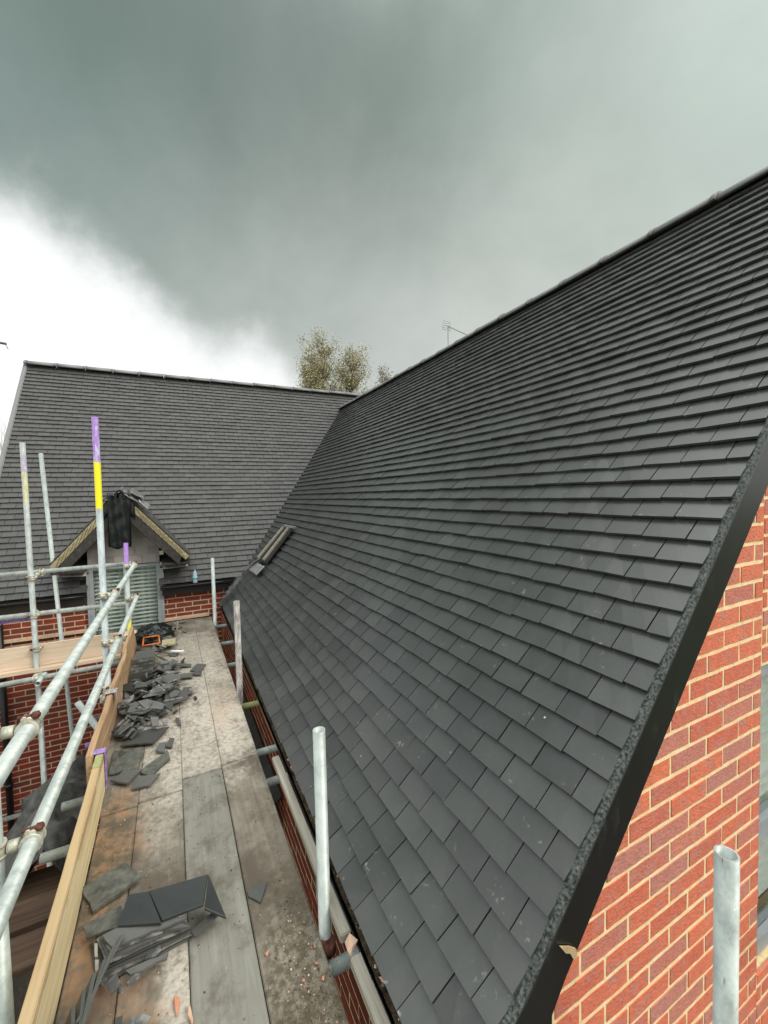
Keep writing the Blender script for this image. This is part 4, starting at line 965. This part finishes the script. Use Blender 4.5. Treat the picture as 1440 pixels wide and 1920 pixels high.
# stack of slates on edge, like files in a drawer
for i in range(9):
    x = 4.42+i*.042 if i < 8 else 4.80; bm = B(); y0_, y1_ = .39+R.uniform(-.01, .0), .215+R.uniform(-.008, .008)
    if i == 8: ZB_, ht, ad = ZB+.10, .03, .17
    else: ZB_, ht, ad = ZB, .118+R.uniform(-.012, .012), -.018
    a = [Vector((x, y0_, ZB_)), Vector((x, y1_, ZB_)), Vector((x+ad, y1_+.004, ZB_+ht)), Vector((x+ad, y0_, ZB_+ht))]
    poly_slab(bm, a, (-1, 0, .5), .013); bmesh.ops.recalc_face_normals(bm, faces=bm.faces)
    tag(link('roof_slate', bm, 'slate_dusty' if i % 2 else 'slate_waste', None, a[0]), 'slate stood on edge in the neat file beside the worn toe board' if i < 8 else 'slate lying flat across the far end of the neat file', 'slate', 'slates filed on edge by the worn toe board' if i < 8 else None)
# broken slate heap
def frag(c, size, rz, tx, ty, R, mat='slate_waste', name='slate_fragment', t=.010):
    k = R.choice([4, 4, 4, 5, 3]); asp = R.uniform(.35, .9); pts = []
    for q in range(k):
        an = 2*math.pi*(q+.5+R.uniform(-.22, .22))/k; pts.append(Vector((math.cos(an)*size, math.sin(an)*size*asp, 0)))
    mtx = Matrix.Rotation(tx, 3, 'X') @ Matrix.Rotation(ty, 3, 'Y') @ Matrix.Rotation(rz, 3, 'Z')
    P3 = [mtx @ p+Vector(c) for p in pts]; lo = min(p.z for p in P3)
    if lo < ZB: P3 = [p+Vector((0, 0, ZB-lo)) for p in P3]
    P3 = ragged(P3, R, .0022, .025)
    bm = B(); poly_slab(bm, P3, mtx @ Vector((0, 0, 1)), t); bmesh.ops.recalc_face_normals(bm, faces=bm.faces)
    return link(name, bm, mat, None, c)
R = random.Random(77)
heap = [(3.45, .33, .26, .10), (3.75, .30, .22, .14), (4.05, .22, .32, .17), (4.1, .10, .25, .10), (4.5, .12, .28, .13)]
for i in range(230):
    cx, cy, sx, sy = heap[i % 5]
    x, y = R.gauss(cx, sx*.62), R.gauss(cy, sy*.75)
    if y > .40 or y < -.12 or x < 3.15 or (4.36 < x < 5.0 and y > .19): continue
    hh = max(0, 1-((x-4.0)/.95)**2-((y-.22)/.34)**2)*.12
    o = frag((x, y, ZB+.006+hh*R.random()), R.choice([.03, .045, .06, .085, .10])*R.uniform(.8, 1.15), R.uniform(0, 6.3), R.gauss(0, .30), R.gauss(0, .30), R, R.choice(['slate_waste', 'slate_waste', 'slate_dusty', 'slate_dark']))
    tag(o, 'broken dark grey slate fragment in the heap on the far half of the platform', 'slate', 'broken slates heaped on the platform')
for i in range(46):
    x, y = R.uniform(5.0, 6.3), R.gauss(.16, .13)
    if y > .40 or y < -.15: continue
    o = frag((x, y, ZB+.005+.06*R.random()*(y > .1)), R.uniform(.04, .11), R.uniform(0, 6.3), R.gauss(0, .22), R.gauss(0, .22), R, R.choice(['slate_waste', 'slate_waste', 'slate_moss']))
    tag(o, 'dark slate offcut strewn between the black sack and the wall', 'slate', 'offcuts strewn by the far wall')
R = random.Random(31)
for i in range(34):
    x, y = R.gauss(1.62, .22), R.gauss(.20, .11)
    if not (.05 < y < .39 and 1.1 < x < 2.1): continue
    o = frag((x, y, ZB+.004+(.06 if (1.45 < x < 1.75 and .1 < y < .3) else 0)*R.random()), R.choice([.008, .012, .018, .03]), R.uniform(0, 6.3), R.gauss(0, .2), R.gauss(0, .2), R, R.choice(['slate_waste', 'slate_dusty', 'slate_dusty']), 'slate_crumb', .005)
    tag(o, 'small slate crumb lying in and around the near pile', 'slate', 'slate crumbs around the near pile')
bm = B(); box(bm, 5.22, 5.42, .02, .16, ZB+.055, ZB+.075); bevel(bm, .002); tag(link('wood_offcut', bm, 'batten', None, (5.3, .1, ZB)), 'square yellowish timber offcut among the slate waste', 'wood scrap')
bm = B(); tube(bm, (5.02, .07, ZB+.055), (4.98, -.06, ZB+.045), .014, 12, False); tag(link('white_tube', bm, 'white', None, (5, 0, ZB)), 'short white plastic tube among the slate waste', 'tube')
bm = B(); R = random.Random(5)
for (a, b) in [((5.45, .23, .02), (5.12, .12, .07)), ((5.05, .33, .03), (4.9, .27, .02)), ((5.9, .0, .0), (5.9, -.01, .12)), ((5.8, .12, 0), (5.75, .16, .10))]:
    A_, B_ = Vector((a[0], a[1], ZB+a[2]+.01)), Vector((b[0], b[1], ZB+b[2]+.01)); bm = B(); plank(bm, A_, B_, .022, .008, (0, 1, .1), n=2)
    tag(link('lath_scrap', bm, 'grey_wood', None, A_), 'thin splintered lath sticking out of the waste by the sack', 'wood scrap', 'splintered laths in the waste')
# orange frame: flattened rectangular loop
bm = B(); pa = [az(254, 1204, ZB+.05), az(281, 1199, ZB+.05)]
x0, x1, y0_, y1_ = 5.28, 5.48, .18, .345
pts = [(x0, y1_), (x0, y0_), (x1, y0_+.01), (x1, y1_)]
for a, b in zip(pts, pts[1:]+pts[:1]): tube(bm, (a[0], a[1], ZB+.085+(.03 if a[0] > 5.4 else 0)), (b[0], b[1], ZB+.085+(.03 if b[0] > 5.4 else 0)), .008, 10, False)
tag(link('orange_frame', bm, 'orange', None, (x0, y0_, ZB+.05)), 'bright orange plastic handle frame in front of the black sack', 'handle')
# black sack
bm = bmesh.new(); bmesh.ops.create_icosphere(bm, subdivisions=5, radius=1)
for v in bm.verts:
    n_ = v.co.copy(); f = 1+.22*noise.noise(n_*2.1)+.20*abs(noise.noise(n_*4.5+Vector((3, 1, 0))))+.08*noise.noise(n_*11)
    v.co = Vector((5.72+n_.x*.22*f, .245+n_.y*.19*f, max(ZB+.002, ZB+.07+n_.z*.105*f)))
for f in bm.faces: f.smooth = True
tag(link('rubble_sack', bm, 'sheet', None, (5.72, .24, ZB)), 'crumpled black plastic sack slumped below the dormer window', 'sack')
# water bottle on the gutter edge
wb = thing('water_bottle', (6.745, -.268, -1.245), 'small clear water bottle with blue cap standing at the far eaves', 'bottle')
def lathe(bm, c, prof_, n=16):
    rings = [[bm.verts.new((c[0]+r*math.cos(k*2*math.pi/n), c[1]+r*math.sin(k*2*math.pi/n), c[2]+z)) for k in range(n)] for r, z in prof_]
    for a, b in zip(rings, rings[1:]):
        for k in range(n): bm.faces.new((a[k], a[(k+1) % n], b[(k+1) % n], b[k])).smooth = True
    bm.faces.new(rings[0][::-1]); bm.faces.new(rings[-1])
c = (6.745, -.268, -1.245)
bm = B(); lathe(bm, c, [(.028, 0), (.032, .006), (.031, .05), (.033, .09), (.031, .13), (.020, .165), (.012, .180), (.012, .19)]); link('body', bm, 'bottle', wb)
bm = B(); lathe(bm, c, [(.0335, .055), (.0335, .10)]); link('label_band', bm, 'label', wb)
bm = B(); lathe(bm, c, [(.015, .190), (.015, .206)]); link('cap', bm, 'blue', wb)
# weathered battens lying along the gutter rim
for (x0, x1, lb) in ((.3, 1.30, 'near length of grey weathered batten lying along the gutter rim'), (1.38, 2.56, 'far length of grey weathered batten lying along the gutter rim')):
    bm = B(); plank(bm, (x0, -.508, -1.617), (x1, -.512, -1.617), .042, .034, (0, 1, 0), jig=.004)
    tag(link('batten', bm, 'grey_wood', None, (x0, -.51, -1.6)), lb, 'batten')
bm = B(); R = random.Random(3)
vs_ = [bm.verts.new(Vector((1.34, -.512, -1.60))+Vector((R.uniform(-.035, .035), R.uniform(-.022, .022), R.uniform(-.018, .018)))) for _ in range(14)]
bmesh.ops.convex_hull(bm, input=vs_); tag(link('brick_piece', bm, 'chip', None, (1.34, -.51, -1.6)), 'broken lump of brick wedged between the two rim battens', 'brick')
bm = bmesh.new(); box(bm, 1.36, 1.50, .452, .50, -1.62, -1.492); bevel(bm, .016, 3)
tag(link('board_end', bm, 'dark_wood', None, (1.43, .475, -1.55)), 'rounded rotten brown board end jammed outside the near toe board', 'wood scrap')
# brick chips, each its own thing
chips = [((333, 1884), .022, 'orange brick chip on the near boards, upper of the two big ones'), ((355, 1908), .022, 'orange brick chip at the bottom edge, lower of the two big ones')]
for (u, v), s_, lb in chips:
    c = az(u, v, ZB+.006); bm = B()
    vs_ = [bm.verts.new(c+Vector((R.uniform(-1, 1)*s_*1.5, R.uniform(-1, 1)*s_*.6, R.uniform(-.006, .008)))) for _ in range(12)]
    bmesh.ops.convex_hull(bm, input=vs_); tag(link('brick_chip', bm, 'chip', None, c), lb, 'brick chip')
gut = [(525, 1300+570/6.4, 0), ]
for i, (x, s_) in enumerate([(3.35, .02), (2.45, .022), (2.36, .018), (2.25, .018), (1.16, .022), (1.9, .012)]):
    c = Vector((x, -.556+sh(x), -1.578)); bm = B()
    vs_ = [bm.verts.new(c+Vector((R.uniform(-1, 1)*s_*1.4, R.uniform(-1, 1)*s_*.8, R.uniform(-.008, .010)))) for _ in range(12)]
    bmesh.ops.convex_hull(bm, input=vs_); tag(link('brick_chip', bm, 'chip', None, c), 'pinkish brick chip sitting in the gutter silt', 'brick chip', 'brick chips in the gutter')
for i, (u, v) in enumerate([(570, 1730), (590, 1775), (594, 1808), (606, 1836), (568, 1841), (262, 1758), (500, 1790)]):
    c = az(u, v, ZB+.004); bm = B(); s_ = R.uniform(.005, .009)
    vs_ = [bm.verts.new(c+Vector((R.uniform(-1, 1)*s_*1.3, R.uniform(-1, 1)*s_, R.uniform(-.004, .006)))) for _ in range(10)]
    bmesh.ops.convex_hull(bm, input=vs_); tag(link('brick_chip', bm, 'chip', None, c), 'small brick crumb on the near platform boards', 'brick chip', 'brick crumbs on the near boards')
bm = B(); R = random.Random(15)
for i in range(1500):
    k = R.random()
    if k < .35: x, y = R.gauss(1.25, .25), R.gauss(-.37, .045)
    elif k < .6: x, y = R.uniform(.9, 2.7), R.uniform(-.43, .40)
    elif k < .8: x, y = R.gauss(3.6, .5), R.gauss(.05, .15)
    else: x, y = R.uniform(2.8, 6.2), R.uniform(-.43, .38)
    if not (-.44 < y < .40 and .5 < x < 6.3): continue
    pebble(bm, (x, y, ZB+.0015), R.choice([.0018, .0025, .004, .006 if k < .8 else .004]), R)
tag(link('platform_grit', bm, 'grit', None, (2.5, 0, ZB)), 'grit and slate crumbs strewn over the platform boards', 'grit', kind='stuff')
# dark felt sheets heaped outside the rails
g = [[(3.3+.11*i, .60+.065*j, -2.25-.22*abs(j-4)/4-.05*math.sin(i*1.3+j)) for j in range(10)] for i in range(12)]
o = crumpled('roofing_felt', g, 'tarp', None, .006, .16, 4.0, 5); tag(o, 'crumpled dark roofing felt hanging over the low rail outside the toe board', 'felt')
bm = B(); 

R = random.Random(9); bm = B()
for i in range(500):
    pebble(bm, (R.uniform(1.0, 4.6), R.uniform(.5, 2.2), -4.98+R.random()*.15), R.uniform(.03, .12), R)
tag(link('rubble', bm, 'tarp', None, (3, 1, -4.9)), 'dark rubble lying deep below the left side of the platform', 'rubble', kind='stuff')

# ---------------------------------------------------------------- aerial
ae = thing('tv_aerial', (9.0, -6.55, .9), 'thin television aerial on a mast showing above the right-hand ridge', 'aerial')
p0 = ray(840, 612)*1; kk = -6.55/p0.y; top = p0*kk; 
bm = B(); tube(bm, (top.x, top.y, -1.6), top, .014, 8, False); link('mast', bm, 'metal', ae)
e = ray(878, 629); e = e*(-6.60/e.y); bm = B(); tube(bm, top+(top-e)*.12, e, .010, 6, False)
dv = (e-top).normalized(); upv = Vector((0, 0, 1)); sd_ = dv.cross(upv).normalized()
for i in range(10): c = top+(e-top)*(.12+i*.088); tube(bm, c-sd_*.09-upv*.02, c+sd_*.09+upv*.02, .005, 5, False)
link('boom', bm, 'metal', ae)
bm = B()
for q in (-.11, -.06, .0, .06, .11): tube(bm, top-dv*.07+sd_*.12+upv*q, top-dv*.07-sd_*.12+upv*q, .005, 5, False)
for s_ in (-1, 1): tube(bm, top-dv*.07+sd_*.12*s_-upv*.11, top-dv*.07+sd_*.12*s_+upv*.11, .005, 5, False)
link('reflector', bm, 'metal', ae)

# ---------------------------------------------------------------- trees
def tree(name, base, height, crown, leafmat, label, cat='tree', nleaf=9000, seed=1, lsize=.09, trunk_r=.22, lean=0, spread=.35, twigs=True, levels=5, group=None, tight=1.0, shrink=.66):
    R = random.Random(seed); t = thing(name, base, label, cat, group); base = Vector(base); bm = B(); tips = []
    def limb(p, d, L, r, lv):
        segs = 3; q = p
        for i in range(segs):
            d = (d+Vector((R.gauss(0, .10), R.gauss(0, .10), R.gauss(0.02, .06)))).normalized(); q2 = q+d*L/segs
            r2 = r*(1-.22); cone(bm, q, q2, r, r2, 6 if lv < 3 else 4); q = q2; r = r2
            if lv >= 2: tips.append((q.copy(), lv))
        if lv >= levels: return
        for k in range(R.choice([2, 3]) if lv else 5):
            an = R.uniform(0, 6.283); tl = R.uniform(.15, .42)*tight if lv else R.uniform(.10, .30)*tight
            u = d.orthogonal().normalized(); u = Matrix.Rotation(an, 3, d) @ u
            limb(q-d*L*R.uniform(0, .35)*(lv > 0), (d*math.cos(tl)+u*math.sin(tl)+Vector((0, 0, .22+.25*(shrink < .62)))).normalized(), L*R.uniform(shrink-.08, shrink+.08), r*.72, lv+1)
    def cone(bm, a, b, r0, r1, n):
        d, u, v = frame_of(a, b); A_ = [bm.verts.new(a+(u*math.cos(k*6.283/n)+v*math.sin(k*6.283/n))*r0) for k in range(n)]; B_ = [bm.verts.new(b+(u*math.cos(k*6.283/n)+v*math.sin(k*6.283/n))*r1) for k in range(n)]
        for k in range(n): bm.faces.new((A_[k], A_[(k+1) % n], B_[(k+1) % n], B_[k])).smooth = True
    for (off, d, f) in crown: limb(base+Vector(off), Vector(d).normalized(), height*f, trunk_r, 0)
    link('trunk', bm, 'bark', t)
    if leafmat:
        bm = B(); cl = [p for p, lv in tips if lv >= 3] or [p for p, lv in tips]
        for i in range(nleaf):
            c = R.choice(cl)+Vector((R.gauss(0, spread), R.gauss(0, spread), R.gauss(0, spread)))
            s = lsize*R.uniform(.5, 1.3); a = Vector((R.gauss(0, 1), R.gauss(0, 1), R.gauss(0, 1))).normalized(); b_ = a.orthogonal().normalized()
            bm.faces.new([bm.verts.new(c+q) for q in (a*s, b_*s*.6, -a*s, -b_*s*.6)])
        link('crown', bm, leafmat, t)
    return t
def crown_tree(name, base, lobes, label, mat, nbr, nleaf, seed, ls, tr=.25):
    R = random.Random(seed); t = thing(name, base, label, 'tree'); base = Vector(base); bm = B(); lf = []
    def seg(a, b, r0, r1, n=5):
        d, u, v = frame_of(a, b); A_ = [bm.verts.new(a+(u*math.cos(k*6.283/n)+v*math.sin(k*6.283/n))*r0) for k in range(n)]; B_ = [bm.verts.new(b+(u*math.cos(k*6.283/n)+v*math.sin(k*6.283/n))*r1) for k in range(n)]
        for k in range(n): bm.faces.new((A_[k], A_[(k+1) % n], B_[(k+1) % n], B_[k])).smooth = True
    for c, (rx, ry, rz) in lobes:
        c = Vector(c); top = c+Vector((0, 0, rz*.95)); q = base; N = 9; ax_ = []
        for i in range(1, N+1):
            f = i/N; p = base.lerp(Vector((c.x, c.y, top.z)), f); p.x += R.gauss(0, .12); p.y = base.y+(c.y-base.y)*min(1, f*1.6)+R.gauss(0, .12)
            seg(q, p, tr*(1.05-f*.95)+.02, tr*(1.05-(i+1)/N*.95)+.02, 7); ax_.append(p); q = p
        for i in range(nbr):
            while True:
                u = Vector((R.uniform(-1, 1), R.uniform(-1, 1), R.uniform(-1, 1)))
                if .25 < u.length < 1: break
            lob = .72+.5*noise.noise(u.normalized()*2.2+Vector((seed, 0, 0)))
            tgt = c+Vector((u.x*rx, u.y*ry, u.z*rz))*min(1.1, lob+.25)
            st = min(ax_, key=lambda a: abs(a.z-(tgt.z-abs(u.y)*ry*.9-.6))); q = st; M_ = 6; prev = None
            for k in range(1, M_+1):
                f = k/M_; p = st.lerp(tgt, f); p.z += -.35*math.sin(f*math.pi)*(1-f)*2+R.gauss(0, .07); p.y += R.gauss(0, .07); p.x += R.gauss(0, .07)
                seg(q, p, .055*(1.15-f), .055*(1.15-f-.12), 4)
                if f > .4:
                    for _ in range(2):
                        e_ = p+Vector((R.gauss(0, .35), R.gauss(0, .35), abs(R.gauss(.2, .3)))); seg(p, e_, .016, .008, 3); lf.append((e_, .24)); lf.append((p.lerp(e_, .5), .24))
                q = p
    link('trunk', bm, 'bark', t); bm = B()
    for i in range(nleaf):
        c, sp = R.choice(lf); c = c+Vector((R.gauss(0, sp), R.gauss(0, sp), R.gauss(0, sp)))
        s_ = ls*R.uniform(.5, 1.4); a = Vector((R.gauss(0, 1), R.gauss(0, 1), R.gauss(0, 1))).normalized(); b_ = a.orthogonal().normalized()
        bm.faces.new([bm.verts.new(c+q) for q in (a*s_, b_*s_*.6, -a*s_, -b_*s_*.6)])
    link('crown', bm, mat, t)
crown_tree('autumn_tree', (40, -14.9, -5), [((40, -14.0, 12.0), (2.2, 2.5, 4.6)), ((40.4, -17.2, 11.7), (2.0, 2.1, 4.1)), ((39.6, -12.6, 10.6), (1.6, 1.3, 2.9))], 'tall twin-crowned tree with thinning yellow-green autumn leaves behind the valley', 'leaf', 80, 26000, 4, .068)
crown_tree('small_tree', (42, -21.9, -5), [((42, -21.6, 11.6), (1.8, 1.5, 2.4))], 'small brownish tree just clearing the right-hand ridge', 'leaf_brown', 40, 2600, 8, .07, .15)
tree('bare_tree', (30, 8.5, -5), 11.2, [((0, 0, 0), (0, -.03, 1), .36), ((0, .6, 0), (.1, .2, 1), .36)], None, 'pale bare winter tree beyond the left verge', seed=12, trunk_r=.16, levels=6)
# a twig reaching in from the left, high up
bt = thing('overhanging_tree', (14, 8.2, -5), 'bare tree off to the left whose twig tip pokes into the sky', 'tree')
tip = ax(12, 645, 14); bm = B(); st = tip+Vector((0, .55, .06))
tube(bm, tip, st, .030, 6, False); tube(bm, tip+Vector((0, .18, .03)), tip+Vector((0, .40, .30)), .014, 5, False); tube(bm, tip+Vector((0, .02, .0)), tip+Vector((0, -.03, -.13)), .008, 5, False); tube(bm, st, (14, 8.2, st.z-.4), .045, 8, False); link('branch', bm, 'bark', bt)
bm = B(); tube(bm, (14, 8.2, -5), (14, 8.2, 7), .16, 10, False); link('trunk', bm, 'bark', bt)
# shrub by the gable corner
sb = thing('shrub', (.35, -2.75, -5), 'straggly shrub growing below the gable window', 'shrub'); R = random.Random(6); bm = B()
for i in range(2600):
    c = Vector((R.gauss(.50, .10), R.gauss(-2.60, .22), R.uniform(-4.9, -1.95)-abs(R.gauss(0, .10))))
    if c.x > .72 or c.y > -2.2: continue
    a = Vector((R.gauss(0, .5), R.gauss(0, 1), R.gauss(0, 1))).normalized(); b_ = a.orthogonal().normalized(); s = R.uniform(.02, .07)
    bm.faces.new([bm.verts.new(c+q) for q in (a*s, b_*s*.16, -a*s, -b_*s*.16)])
link('leaves', bm, 'leaf_green', sb)
bm = B()
for i in range(8): tube(bm, (.5+R.uniform(-.05, .05), -2.6+R.uniform(-.15, .15), -5), (.5+R.uniform(-.1, .1), -2.6+R.uniform(-.2, .2), -2.1), .008, 6, False)
link('stems', bm, 'bark', sb)
tb('ledger', (.55, -2.0, -1.66), (.62, -6, -1.66), 'tube')
